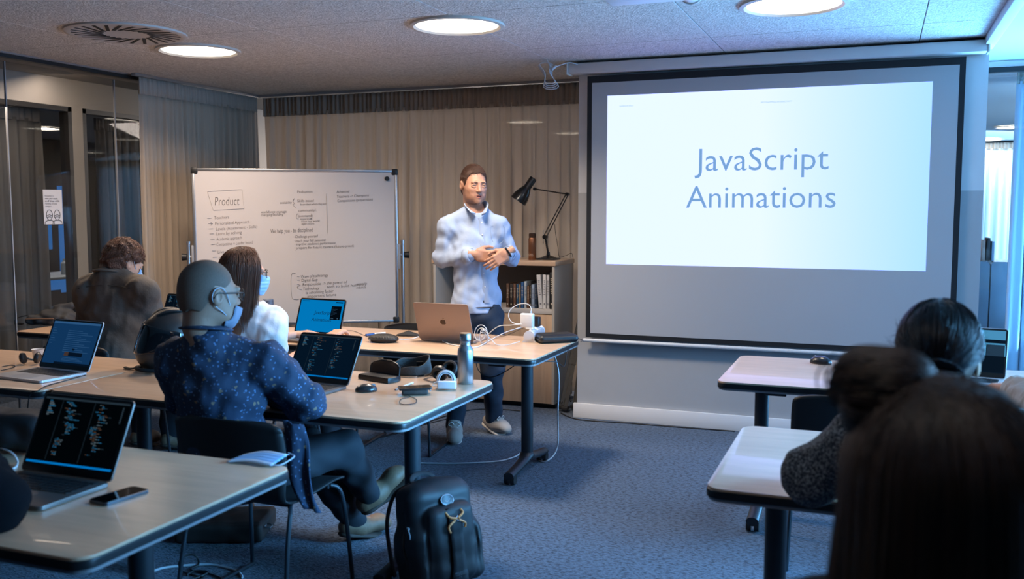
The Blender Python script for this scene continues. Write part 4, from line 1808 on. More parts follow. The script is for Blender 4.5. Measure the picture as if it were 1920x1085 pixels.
# headphones
p = PZ(836, 712, TT - .001)
t = thing('headphones', 'black over-ear headphones lying left of the steel bottle', 'headphones', p, R_(75))
for (c, rot) in (((-.045, 0, .040), 58), ((.045, .012, .046), 118)):
    M = Matrix.Translation(c) @ Matrix.Rotation(R_(15), 4, 'Z') @ Matrix.Rotation(R_(rot), 4, 'Y')
    b = nb()
    lathe(b, [(0, .02), (.030, .020), (.036, .014), (.038, 0)], M=M, seg=28)
    e = obj('earcup', b, M_softblack, t)
    b = nb()
    tube(b, [M @ Vector((.030 * math.cos(a), .030 * math.sin(a), -.006)) for a in [2 * math.pi * i / 24 for i in range(24)]], .011, 8, closed=True)
    obj('ear_pad', b, mat('pad_leather', '0b0b0c', .55), e)
b = nb()
tube(b, [(-.055, .01, .05), (-.06, .06, .025), (-.03, .10, .016), (.03, .10, .016), (.062, .06, .026), (.055, .02, .05)], .009, 8, smooth=5, flat=.6, up=(0, 0, 1))
obj('headband', b, M_softblack, t)

# white charger with wound cable
p = PZ(833, 730, TT)
t = thing('charger', 'white laptop charger with its cable wound round it, left of the steel bottle', 'charger', p, R_(18))
b = nb()
box(b, (.012, -.002, .022), (.085, .032, .034), bev=.006, seg=3)
obj('brick', b, mat('charger_white', 'd7dbe0', .35), t)
b = nb()
for k in range(6):
    r = .030 + .0026 * k
    tube(b, [(r * math.cos(a) + .004, .026 + .0035 * (k % 3), .040 + r * math.sin(a) * .98) for a in [2 * math.pi * i / 26 for i in range(26)]], .0022, 6, closed=True)
tube(b, [(-.028, .03, .03), (-.045, .01, .03), (-.05, -.01, .02), (-.03, -.012, .018)], .0022, 6, smooth=5)
obj('wound_cable', b, mat('white_cable', 'c3c8ce'), t)
b = nb()
box(b, (-.028, -.008, .006), (.02, .010, .008), bev=.002)
obj('plug', b, M_alu, t)

# phone on a small pouch, stylus, earphone cord
p = PZ(778, 738, TT)
t = thing('pouch', 'worn grey-brown pouch under the black phone', 'pouch', p, R_(28))
b = nb()
box(b, (0, 0, .012), (.115, .07, .023), bev=.008, seg=3)
obj('body', b, mat('worn_leather', '3f3733', .7, var=(40, .3)), t)
b = nb()
tube(b, [(.05, .036, .013), (.0, .038, .014), (-.05, .036, .013)], .002, 5)
tube(b, [(.05, .036, .013), (.066, .03, .012), (.07, .02, .008)], .003, 6)
obj('zip', b, M_greyp, t)
t = thing('phone', 'black phone lying on the worn pouch', 'phone', (p.x, p.y, TT + .0238), R_(36))
b = nb()
prism(b, rrect(.145, .071, .009), 0, .008, bev=.0015)
obj('body', b, M_softblack, t)
b = nb()
prism(b, rrect(.138, .065, .006), .008, .0083)
obj('display', b, mat('dark_glass', '08090b', .06), t)
a_, c_ = PZ(741, 730, TT + .005), PZ(774, 717, TT + .005)
t = thing('stylus', 'white stylus lying left of the phone on the middle table', 'stylus', a_)
v = c_ - a_
b = nb()
cyl(b, v * .12, v, .0042, .0042, 12)
obj('barrel', b, M_whitep, t)
b = nb()
cyl(b, v * .12, (0, 0, 0), .0042, .0036, 12)
obj('tip', b, M_greyp, t)


def cable(label, pts, r, m, name='cable', smooth=6, cat='cable'):
    o = Vector(pts[0])
    b = nb()
    tube(b, [Vector(p) - o for p in pts], r, 6, smooth=smooth)
    e = obj(name, b, m, None, angle=60)
    e.location = o
    tag(e, label, cat)
    return e


M_wcab = mat('white_cable', 'c3c8ce')
M_bcab = mat('black_cable', '0f1013', .5)
zc = TT + .003
cable('thin black earphone cord looped on the middle table in front of the phone', [PZ(754, 732, zc), PZ(768, 742, zc), PZ(780, 748, zc), PZ(779, 755, zc), PZ(764, 758, zc), PZ(750, 756, zc), PZ(752, 748, zc), PZ(768, 744, zc)], .0018, M_bcab, 'earphone_cord')

# ================================================================== THINGS ON THE FAR TABLE
p = PZ(719, 641, TT)
t = thing('quilted_pouch', 'black quilted oval pouch with silver zip pull on the far table', 'pouch', p, R_(12))
S = Solid((-.11, -.07, -.005), (.11, .07, .065), .0028)
S.ell((0, 0, .022), (.095, .055, .032), k=0)
S.half((0, 0, .001), (0, 0, -1))
X, Y, Z = S.grid()
S.F = (S.F + .0022 * np.abs(np.sin((X + Y) * 170)) * np.abs(np.sin((X - Y) * 170)) * (Z > .026)).astype(np.float32)
obj('body', npmesh([S.mesh()]), mat('quilt_black', '131313', .6), t, angle=180)
b = nb()
tube(b, [(.096 * math.cos(a), .056 * math.sin(a), .021) for a in [2 * math.pi * i / 30 for i in range(30)]], .0028, 6, closed=True)
obj('zip', b, M_softblack, t)
b = nb()
box(b, (-.072, -.045, .014), (.010, .004, .022), bev=.001)
obj('zip_pull', b, M_alu, t)
a_, c_ = PZ(686, 628, TT + .008), PZ(722, 624, TT + .008)
t = thing('marker_pen', 'whiteboard marker with blue cap behind the quilted pouch', 'marker', a_)
v = (c_ - a_)
b = nb()
cyl(b, v * .40, v, .008, .008, 16)
obj('barrel', b, M_whitep, t)
b = nb()
cyl(b, (0, 0, 0), v * .42, .0088, .0088, 16)
obj('cap', b, mat('marker_blue', '1f4a86', .4), t)
p = PZ(766, 629, TT)
t = thing('face_mask', 'black cloth face mask lying between the quilted pouch and the laptop', 'face mask', p, R_(15))
b = nb()
V = []
for j in range(9):
    row = []
    for i in range(11):
        u, v = -1 + i / 5, -1 + j / 4
        row.append(b.verts.new((.075 * u, .042 * v * (1 - .35 * u * u), .004 + .024 * (1 - abs(u)) * (1 - v * v) + .004 * (1 - abs(v)))))
    V.append(row)
for j in range(8):
    for i in range(10):
        b.faces.new((V[j][i], V[j][i + 1], V[j + 1][i + 1], V[j + 1][i]))
obj('cloth', b, mat('mask_black', '1a191a', .8), t, angle=60, solid=.002)
b = nb()
tube(b, [(.07, .015, .005), (.10, .03, .004), (.12, .01, .004), (.10, -.015, .004), (.07, -.012, .005)], .0016, 5, smooth=5)
obj('ear_loop', b, M_bcab, t)

cable('thin grey cable lying from the blue-slide laptop to the quilted pouch', [PZ(643, 620, zc), PZ(662, 620, zc), PZ(680, 627, zc), PZ(693, 631, zc)], .0022, mat('grey_cable', '6d6a68', .5))
cable('thick white cable lying in front of the presenter laptop', [PZ(748, 636, zc), PZ(772, 635, zc), PZ(795, 628, zc + .012), PZ(815, 631, zc + .004), PZ(840, 644, zc), PZ(868, 649, zc), PZ(895, 650, zc), PZ(925, 634, zc + .004), PZ(950, 622, zc + .02), PZ(982, 612, zc + .045)], .0032, M_wcab)
p = PZ(904, 645, TT)
t = thing('cable_coil', 'loose coil of white cable standing right of the presenter laptop', 'cable', p)
b = nb()
pts = []
for i in range(90):
    q = i / 89
    a = q * 2 * math.pi * 4.3
    r = .035 + .022 * math.sin(q * 9 + 1)
    pts.append((r * math.cos(a) * .8 + .02 * (q - .5), .015 * math.sin(a * .7 + q * 5), .055 + r * math.sin(a) * .95 + .012 * math.sin(q * 7)))
tube(b, pts, .0026, 6)
obj('coil', b, M_wcab, t)
b = nb()
tube(b, [Vector(pts[-1]), Vector((.06, .0, .03)), Vector((.10, -.01, .004)), Vector((.16, .02, .003)), Vector((.22, .06, .02))], .0026, 6, smooth=6)
obj('lead', b, M_wcab, t)

# cylindrical power strip with charger and adapter plugged in
pa, pb_ = PZ(993, 641, TT), PZ(1020, 625, TT)
rz = math.atan2(pb_.y - pa.y, pb_.x - pa.x)
t = thing('power_strip', 'silver-white cylindrical power strip near the end of the far table', 'power strip', (pa.x, pa.y, TT), rz)
Lp = .26
b = nb()
cyl(b, (0, 0, .036), (Lp, 0, .036), .032, .032, 28)
obj('tube', b, mat('strip_silver', 'b9bec6', .3, metal=.4), t)
for x in (-.008, Lp + .008):
    b = nb()
    cyl(b, (x - .010, 0, .036), (x + .010, 0, .036), .0345, .0345, 28)
    cyl(b, (x - .012, 0, .036), (x + .012, 0, .036), .024, .024, 28)
    prism(b, [(-.045, 0), (.045, 0), (.034, .012), (.030, .034), (-.030, .034), (-.034, .012)], x - .009, x + .009, M=Matrix(((0, 0, 1, 0), (1, 0, 0, 0), (0, 1, 0, 0), (0, 0, 0, 1))))
    obj('end_cap', b, mat('strip_white', 'c4c8ce', .35), t)
b = nb()
for k in range(4):
    cyl(b, (.05 + .065 * k, -.004, .058), (.05 + .065 * k, -.008, .0695), .021, .021, 20)
obj('socket', b, M_whitep, t)
q = PZ(986, 612, TT + .105)
t = thing('charger', 'white square laptop charger plugged into the power strip', 'charger', (pa.x + .055 * math.cos(rz) - .01, pa.y + .055 * math.sin(rz), TT + .0725), R_(-6))
b = nb()
box(b, (-.02, 0, .052), (.088, .034, .088), bev=.009, seg=3)
obj('brick', b, mat('charger_white', 'd7dbe0'), t)
b = nb()
box(b, (.0, -.0, .005), (.05, .032, .012), bev=.003)
obj('plug', b, M_whitep, t)
b = nb()
tube(b, [(.005, 0, .095), (.002, .01, .125), (-.025, .02, .15), (-.08, .02, .15), (-.13, .0, .12), (-.145, -.01, .08), (-.125, -.02, .045), (-.09, -.02, .03), (-.05, -.01, .035)], .0026, 6, smooth=6)
cyl(b, (.005, 0, .093), (.004, 0, .112), .005, .004, 10)
obj('charging_cable', b, M_wcab, t)
b = nb()
tube(b, [(-.05, -.02, .03), (-.12, -.03, .02), (-.20, -.02, .01), (-.26, -.0, -.02), (-.30, .01, -.05), (-.36, .04, -.0675)], .0030, 6, smooth=6)
obj('mains_cable', b, M_wcab, t)
t = thing('adapter', 'black plug adapter behind the white charger on the power strip', 'adapter', (pa.x + .185 * math.cos(rz), pa.y + .185 * math.sin(rz), TT + .0725), R_(-6))
b = nb()
box(b, (0, 0, .032), (.045, .042, .062), bev=.006)
obj('body', b, M_softblack, t)
b = nb()
tube(b, [(-.015, -.0, .02), (-.10, -.03, -.02), (-.20, -.05, -.064), (-.30, -.03, -.066), (-.36, .04, -.066)], .0018, 5, smooth=6)
obj('cord', b, M_bcab, t)
# black zipped case
p = PZ(1042, 640, TT)
t = thing('hard_case', 'flat black zipped hard case at the right end of the far table', 'case', p, R_(38))
S = Solid((-.15, -.10, -.005), (.15, .10, .06), .003)
S.rbox((0, 0, .024), (.125, .078, .024), .022)
S.rbox((0, 0, .045), (.10, .055, .006), .005, k=.008)
obj('shell', npmesh([S.mesh()]), mat('case_black', '15181c', .4), t, angle=180)
b = nb()
tube(b, [(x, y, .022) for x, y in rrect(.250, .157, .03)], .003, 6, closed=True)
obj('zip', b, mat('zip_dark', '2a2d31', .4), t)
b = nb()
tube(b, [(.125, -.02, .022), (.15, -.03, .012), (.16, -.05, .006), (.14, -.06, .004)], .0022, 5, smooth=5)
obj('wrist_cord', b, M_bcab, t)
cable('black cord hanging over the right end of the far table', [PZ(1060, 637, zc), PZ(1072, 634, zc), PZ(1080, 640, zc - .01), Vector((-1.704, 5.28, .70)), Vector((-1.705, 5.22, .62)), Vector((-1.72, 5.12, .66)), Vector((-1.78, 5.04, .67))], .0028, M_bcab)
cable('white cable dropping from the far table end and running along the carpet', [Vector((-1.80, 5.30, .690)), Vector((-1.775, 5.33, .55)), Vector((-1.79, 5.36, .30)), Vector((-1.80, 5.38, .08)), Vector((-1.86, 5.30, .008)), PZ(988, 845, .006), PZ(965, 856, .006), PZ(935, 864, .006), PZ(870, 868, .006), PZ(800, 868, .006), PZ(760, 866, .006)], .0045, M_wcab)
cable('black cable hanging under the far table', [Vector((-2.25, 5.16, .69)), Vector((-2.24, 5.17, .58)), Vector((-2.18, 5.18, .53)), Vector((-2.08, 5.16, .56)), Vector((-1.93, 5.12, .66))], .003, M_bcab)
cable('black cable on the carpet behind the shoes of the presenter', [PZ(700, 823, .005), PZ(760, 805, .005), PZ(835, 780, .005), PZ(885, 768, .005), PZ(935, 767, .005), PZ(975, 770, .005)], .004, M_bcab)
cable('black cable hanging from the middle table and trailing on the carpet', [Vector((-2.62, 3.80, .69)), PZ(650, 812, .30), PZ(668, 825, .10), PZ(700, 824, .006), PZ(745, 812, .006), PZ(790, 797, .006), PZ(850, 782, .006)], .0035, M_bcab)
cable('thin black cable along the white skirting board', [PZ(1052, 774, .005), PZ(1085, 786, .005), PZ(1180, 793, .005), PZ(1280, 801, .005), PZ(1378, 808, .005)], .004, M_bcab)

# woman's water bottle
p = PY(503, 575, 5.25)
t = thing('drinking_bottle', 'clear drinking bottle with blue-grey lid behind the woman in white', 'bottle', (p.x, 5.25, TT))
b = nb()
lathe(b, [(0, 0), (.034, 0), (.036, .004), (.036, .155), (.032, .165), (0, .165)], seg=28)
obj('body', b, mat('smoky_plastic', '7b7a7c', .15, trans=.35), t)
b = nb()
lathe(b, [(.034, .163), (.036, .165), (.036, .200), (.032, .205), (0, .205)], seg=28)
obj('lid', b, mat('lid_bluegrey', '4d5868', .45), t)

# ================================================================== THINGS ON THE LEFT TABLES
# soft bag and things by the glass
p = PZ(100, 608, TT)
t = thing('shoulder_bag', 'dark grey soft bag on the far left table by the glass', 'bag', p, R_(15))
S = Solid((-.22, -.14, -.005), (.22, .14, .20), .006)
S.rbox((0, 0, .035), (.16, .09, .034), .03)
S.ell((.03, .01, .07), (.13, .08, .045), k=.03)
S.cap((.03, 0, .12), (.12, .03, .135), .022, .028, k=.02)
S.wrinkle(.006, 30, 2)
S.half((0, 0, .001), (0, 0, -1))
obj('body', npmesh([S.mesh()]), mat('bag_grey', '2a2929', .8), t, angle=180)
b = nb()
tube(b, [(-.15, -.06, .07), (-.22, -.08, .05), (-.24, -.06, .012), (-.20, -.04, .006), (-.27, -.03, .008)], .008, 6, smooth=5, flat=.5)
obj('strap', b, mat('strap_black', '17171a'), t)
b = nb()
tube(b, [(-.15, -.085, .045), (-.05, -.092, .05), (.06, -.092, .052)], .004, 6)
obj('piping', b, mat('piping_tan', '7a5a44', .6), t)
p = PY(263, 555, 4.95)
t = thing('metal_flask', 'small metal flask beside the arm of the man in the grey-brown shirt', 'flask', (p.x, 4.95, TT))
b = nb()
lathe(b, [(0, 0), (.030, 0), (.032, .004), (.032, .165), (.026, .185), (0, .185)], seg=24)
obj('body', b, M_alu, t)
b = nb()
lathe(b, [(.027, .186), (.028, .215), (.02, .225), (0, .225)], seg=24)
obj('cap', b, mat('flask_cap', '51565c', .4), t)
# headset beside the silver laptop, white cup
p = PZ(57, 683, TT)
t = thing('headset', 'black headset lying left of the silver laptop', 'headphones', p, R_(30))
for q in (-1, 1):
    M = Matrix.Translation((q * .035, 0, .034)) @ Matrix.Rotation(R_(90 + 12 * q), 4, 'Y')
    b = nb()
    lathe(b, [(0, .012), (.026, .011), (.030, .004), (.030, -.004), (.022, -.012), (0, -.010)], M=M, seg=24)
    obj('earcup', b, M_softblack, t)
b = nb()
tube(b, [(-.04, .01, .05), (-.045, .05, .03), (0, .085, .012), (.045, .05, .03), (.04, .01, .05)], .006, 8, smooth=5)
obj('headband', b, M_softblack, t)
p = PZ(72, 672, TT)
t = thing('paper_cup', 'white paper cup partly hidden behind the silver laptop', 'cup', (p.x, p.y, TT))
b = nb()
lathe(b, [(0, .001), (.024, .001), (.032, .052), (.034, .053), (.031, .05), (.023, .005), (0, .005)], seg=24)
obj('cup', b, M_whitep, t)
cable('thin black cord on the table left of the headset', [PZ(2, 694, zc), PZ(16, 691, zc), PZ(28, 687, zc), PZ(22, 684, zc), PZ(4, 687, zc)], .0022, M_bcab)
cable('black charging cable hanging from the silver laptop over the table edge', [PZ(160, 703, zc + .004), PZ(120, 714, zc), PZ(88, 723, zc), PZ(72, 732, zc), Vector((-3.52, 3.075, .70)), Vector((-3.54, 3.07, .45)), Vector((-3.55, 3.12, .12)), Vector((-3.5, 3.2, .006)), Vector((-3.3, 3.3, .006))], .003, M_bcab)

# left foreground table: phone, blue mask, black bag, white cable
p = PZ(224, 932, TT)
t = thing('phone', 'dark phone lying face up near the pale blue surgical mask', 'phone', p, R_(82))
b = nb()
prism(b, rrect(.150, .074, .012), 0, .009, bev=.002)
obj('body', b, mat('phone_steel', '4a4b50', .3, metal=.7), t)
b = nb()
prism(b, rrect(.144, .068, .010), .009, .0094)
obj('display', b, mat('dark_glass', '08090b'), t)
p = PZ(487, 864, TT)
t = thing('face_mask', 'crumpled pale blue surgical mask lying on a table corner', 'face mask', p, R_(8))
b = nb()
V = []
for j in range(19):
    row = []
    for i in range(15):
        u, v = i / 14, j / 18
        pleat = .004 * abs(math.sin(v * math.pi * 5))
        row.append(b.verts.new((-.09 + .165 * u + .012 * v, -.052 + .095 * v + .008 * math.sin(u * 5), .004 + pleat + .010 * math.sin(u * 3.1) * (.4 + .6 * v) + .012 * u * v)))
    V.append(row)
for j in range(18):
    for i in range(14):
        f = b.faces.new((V[j][i], V[j][i + 1], V[j + 1][i + 1], V[j + 1][i]))
        f.material_index = 0 if 3 < j < 15 else 1
obj('cloth', b, [mat('mask_blue', '7eb4e6', .8), mat('mask_edge', 'b9cde2', .8)], t, angle=60, solid=.0015)
b = nb()
tube(b, [(.078, .045, .02), (.105, .035, .014), (.100, .0, .006), (.093, -.040, .004), (.062, -.05, .004), (.03, -.05, .006), (-.03, -.04, .008)], .0022, 6, smooth=6)
obj('ear_loop', b, mat('mask_loop', 'b6c3d2', .7), t)
p = PZ(8, 838, TT)
t = thing('padded_bag', 'black padded bag behind the laptop next to the flat phone', 'bag', (p.x, p.y, TT), R_(10))
S = Solid((-.24, -.13, -.005), (.24, .13, .17), .006)
S.rbox((0, 0, .065), (.20, .085, .064), .045)
S.ell((0, -.08, .06), (.12, .03, .045), k=.02)
S.wrinkle(.003, 26, 5)
S.half((0, 0, .001), (0, 0, -1))
obj('body', npmesh([S.mesh()]), mat('bag_black', '101318', .6), t, angle=180)
b = nb()
tube(b, [(.19, -.04, .05), (.20, .0, .03), (.23, -.03, .012), (.18, -.08, .008)], .010, 6, smooth=5, flat=.4)
obj('strap', b, mat('strap_black', '17171a'), t)
cable('white cable lying beside the black padded bag', [PZ(2, 840, zc + .02), PZ(18, 846, zc + .025), PZ(30, 858, zc + .015), PZ(32, 872, zc), PZ(20, 880, zc), PZ(0, 882, zc)], .0032, M_wcab)

# ================================================================== THINGS ON THE CARPET
# brown briefcase
t = thing('briefcase', 'soft brown briefcase lying on the carpet under the middle table', 'briefcase', (-2.86, 3.58, 0), R_(22))
S = Solid((-.24, -.20, -.005), (.24, .20, .12), .006)
S.rbox((0, 0, .045), (.205, .15, .045), .022)
S.rbox((0, -.02, .085), (.19, .10, .008), .006, k=.01)
S.wrinkle(.003, 24, 8)
S.half((0, 0, .001), (0, 0, -1))
obj('body', npmesh([S.mesh()]), mat('briefcase_brown', '2e2420', .65), t, angle=180)
b = nb()
tube(b, [(-.08, .15, .07), (-.07, .19, .085), (.0, .20, .09), (.07, .19, .085), (.08, .15, .07)], .010, 8, smooth=4, flat=.6)
obj('handle', b, mat('briefcase_brown', '2e2420'), t)
for x in (.205,):
    b = nb()
    tube(b, [(x, -.10, .065), (x + .025, -.10, .06), (x + .03, -.07, .06), (x + .02, -.06, .065), (x, -.06, .065)], .004, 6, closed=True)
    obj('strap_ring', b, M_greyp, t)
# plastic bottle
a_, c_ = Vector((-3.10, 3.10, .036)), Vector((-2.84, 3.045, .036))
t = thing('plastic_bottle', 'empty clear plastic bottle lying on the carpet behind a table leg', 'bottle', a_, math.atan2(c_.y - a_.y, c_.x - a_.x))
MX = Matrix.Rotation(R_(90), 4, 'Y')
b = nb()
lathe(b, [(0, .27), (.028, .27), (.034, .262), (.034, .235), (.031, .23), (.034, .222), (.034, .20), (.031, .195), (.034, .187), (.034, .16), (.031, .155), (.034, .147), (.034, .10), (.026, .06), (.013, .035), (.0125, .02), (0, .02)], M=MX, seg=28)
obj('body', b, mat('clear_plastic', '8b97a3', .12, trans=.45), t)
b = nb()
lathe(b, [(0, 0), (.015, 0), (.015, .020), (0, .020)], M=MX, seg=20)
obj('cap', b, mat('cap_blue', '4a6078', .4), t)
cable('white cable curving over the carpet under the table with the mask', [PZ(262, 1083, .006), PZ(300, 1066, .006), PZ(345, 1060, .006), PZ(395, 1058, .006), PZ(430, 1065, .006), PZ(447, 1072, .006), PZ(455, 1082, .006)], .0055, M_wcab)
cable('black cable loop standing on the carpet beside the white cable', [PZ(380, 1082, .006), PZ(345, 1072, .006), PZ(336, 1055, .05), PZ(350, 1040, .06), PZ(368, 1042, .05), PZ(372, 1058, .01), PZ(358, 1068, .006), PZ(395, 1076, .006), PZ(420, 1086, .006)], .0045, M_bcab)
cable('black cables bunched on the carpet beside the loop', [PZ(350, 1078, .006), PZ(365, 1070, .012), PZ(390, 1072, .01), PZ(372, 1082, .006), PZ(350, 1088, .006)], .005, M_bcab)

# backpack leaning on the table leg
nrm = Vector((.88, -.475, 0)).normalized()
t = thing('backpack', 'black backpack with orange elastic cord leaning on the middle table leg', 'backpack', (-1.625, 3.385, 0), math.atan2(nrm.y, nrm.x) + math.pi / 2)
LEAN = Matrix.Translation((0, .07, 0)) @ Matrix.Rotation(R_(-8), 4, 'X') @ Matrix.Translation((0, -.07, 0)) @ Matrix.Diagonal((1.1, 1.05, .89, 1))
S = Solid((-.22, -.17, -.02), (.22, .16, .52), .005)
S.rbox((0, .0, .14), (.155, .095, .14), .05)
S.rbox((0, .015, .30), (.145, .080, .17), .06, k=.05)
S.ell((0, .02, .40), (.115, .065, .085), k=.05)
S.rbox((0, -.06, .20), (.105, .055, .18), .045, k=.012)
for s in (-1, 1):
    S.cap((s * .118, -.10, .02), (s * .105, -.085, .38), .006, .006, k=.006, op='cut')
    S.cap((s * .162, -.02, .05), (s * .15, .0, .36), .005, .005, k=.006, op='cut')
S.wrinkle(.0025, 22, 4)
S.half((0, 0, .004), (0, 0, -1))
obj('body', npmesh([S.mesh(np.array(LEAN))]), mat('backpack_nylon', '12171d', .55, bump=(600, .15)), t, angle=180)


def bk(x, y, z):
    return LEAN @ Vector((x, y, z))


def front_y(z):
    return -.118 + .105 * max(0, (z - .30) / .18) ** 1.5 if z > .05 else -.112


b = nb()
V = []
zs = [.03 + .335 * i / 20 for i in range(21)]
for z in zs:
    w = .028 + .012 * max(0, (.12 - z) / .1)
    V.append([b.verts.new(bk(w * u, front_y(z) - .004 - (.004 if abs(math.sin(z * 38)) > .25 else 0), z)) for u in (-1, -.4, .4, 1)])
for i in range(20):
    for k in range(3):
        b.faces.new((V[i][k], V[i][k + 1], V[i + 1][k + 1], V[i + 1][k]))
obj('daisy_strap', b, mat('webbing', '10141a', .7), t, solid=.003)
b = nb()
PB = planeM(bk(0, front_y(.40) - .0, .395), (1, 0, 0), (0, .50, .86))
prism(b, [(.030 * math.cos(a), .022 * math.sin(a)) for a in [2 * math.pi * i / 32 for i in range(32)]], .0, .006, M=PB, bev=.001)
bd = obj('badge', b, mat('badge_face', '4b4d50', .3, metal=.4), t)
b = nb()
tube(b, [PB @ Vector((.030 * math.cos(a), .022 * math.sin(a), .006)) for a in [2 * math.pi * i / 32 for i in range(32)]], .0022, 6, closed=True)
tube(b, [PB @ Vector((-.012, -.002, .0065)), PB @ Vector((-.002, -.007, .0065)), PB @ Vector((.006, -.003, .0065)), PB @ Vector((.014, .004, .0065))], .0013, 5, smooth=4)
obj('badge_rim', b, mat('badge_silver', 'b9c2cc', .3, metal=.6), bd)
M_or = mat('orange_cord', 'd98a52', .5)
for (x0, z0, x1, z1, x2, z2) in ((-.034, .352, -.022, .328, .004, .318), (.034, .352, .034, .336, .010, .320), (-.030, .262, -.034, .290, -.006, .312), (.036, .272, .034, .292, .010, .312)):
    b = nb()
    tube(b, [bk(x0, front_y(z0) - .010, z0), bk(x1 * 1.08, front_y(z1) - .013, z1), bk(x2, front_y(z2) - .014, z2)], .0048, 8, smooth=6)
    obj('cord_hook', b, M_or, t)
b = nb()
tube(b, [bk(-.004, front_y(.315) - .014, .316), bk(.012, front_y(.33) - .013, .330)], .0022, 6)
tube(b, [bk(.0, front_y(.315) - .014, .315), bk(.020, front_y(.303) - .014, .301)], .0022, 6)
obj('elastic_cord', b, mat('pale_cord', '9fb6cc', .5), t)
b = nb()
tube(b, [bk(-.05, .055, .44), bk(-.045, .085, .485), bk(0, .10, .50), bk(.045, .085, .485), bk(.05, .055, .44)], .012, 8, smooth=5, flat=.5)
obj('carry_handle', b, mat('webbing', '10141a'), t)
for s in (-1, 1):
    b = nb()
    tube(b, [bk(s * .06, .085, .46), bk(s * .10, .13, .42), bk(s * .13, .15, .30), bk(s * .14, .13, .16), bk(s * .145, .10, .06)], .024, 8, smooth=5, flat=.35)
    obj('shoulder_strap', b, mat('strap_black', '17171a'), t)
b = nb()
tube(b, [bk(-.155, .02, .07), Vector((-.20, .02, .03)), Vector((-.26, -.03, .012)), Vector((-.33, -.10, .012))], .02, 8, smooth=5, flat=.35)
obj('hip_strap', b, mat('strap_black', '17171a'), t)
b = nb()
box(b, bk(-.152, -.035, .30), (.006, .014, .008))
tube(b, [bk(-.154, -.037, .297), bk(-.156, -.05, .27), bk(-.156, -.048, .255)], .003, 6)
obj('zip_pull', b, mat('badge_silver', 'b9c2cc'), t)
b = nb()
PT = planeM(bk(0, front_y(.07) - .012, .075), (1, 0, 0), (0, -.16, .98))
write_fit(b, 'waypoint', .062, .0, .0, PT)
write_fit(b, '10', .014, .0, -.02, PT)
obj('lettering', b, mat('print_grey', '5a646f', .6), t, angle=0)

# ================================================================== PEOPLE
from mathutils.bvhtree import BVHTree


def A3(v):
    return np.array((v[0], v[1], v[2]), float)


def unit(v):
    v = A3(v)
    return v / (np.linalg.norm(v) + 1e-12)


def PV(px, py, X0, dd=0.0):
    """pixel -> point in the upright plane through X0 that faces the camera, dd further away"""
    n = Vector((X0[0], X0[1], 0)).normalized()
    d = ray(px, py)
    return A3(CP + d * ((Vector((X0[0], X0[1], 0)).dot(n) + dd) / d.dot(n)))


def skin(name, c, stub='6b4936', lip='8e5248'):
    if name in MATS:
        return MATS[name]
    m = mat(name, c, .52, spec=.35, bump=(220, .06))
    nt = m.node_tree
    prev = None
    for at, cc, q in (('beard', stub, .48), ('lip', lip, .9)):
        a = nt.nodes.new('ShaderNodeAttribute')
        a.attribute_name = at
        mu = nt.nodes.new('ShaderNodeMath')
        mu.operation = 'MULTIPLY'
        mu.inputs[1].default_value = q
        nt.links.new(a.outputs['Fac'], mu.inputs[0])
        mx = nt.nodes.new('ShaderNodeMix')
        mx.data_type = 'RGBA'
        mx.inputs[6].default_value = lin(c)
        mx.inputs[7].default_value = lin(cc)
        nt.links.new(mu.outputs[0], mx.inputs[0])
        if prev:
            nt.links.new(prev, mx.inputs[6])
        prev = mx.outputs[2]
    nt.links.new(prev, nt.nodes['Principled BSDF'].inputs['Base Color'])
    return m


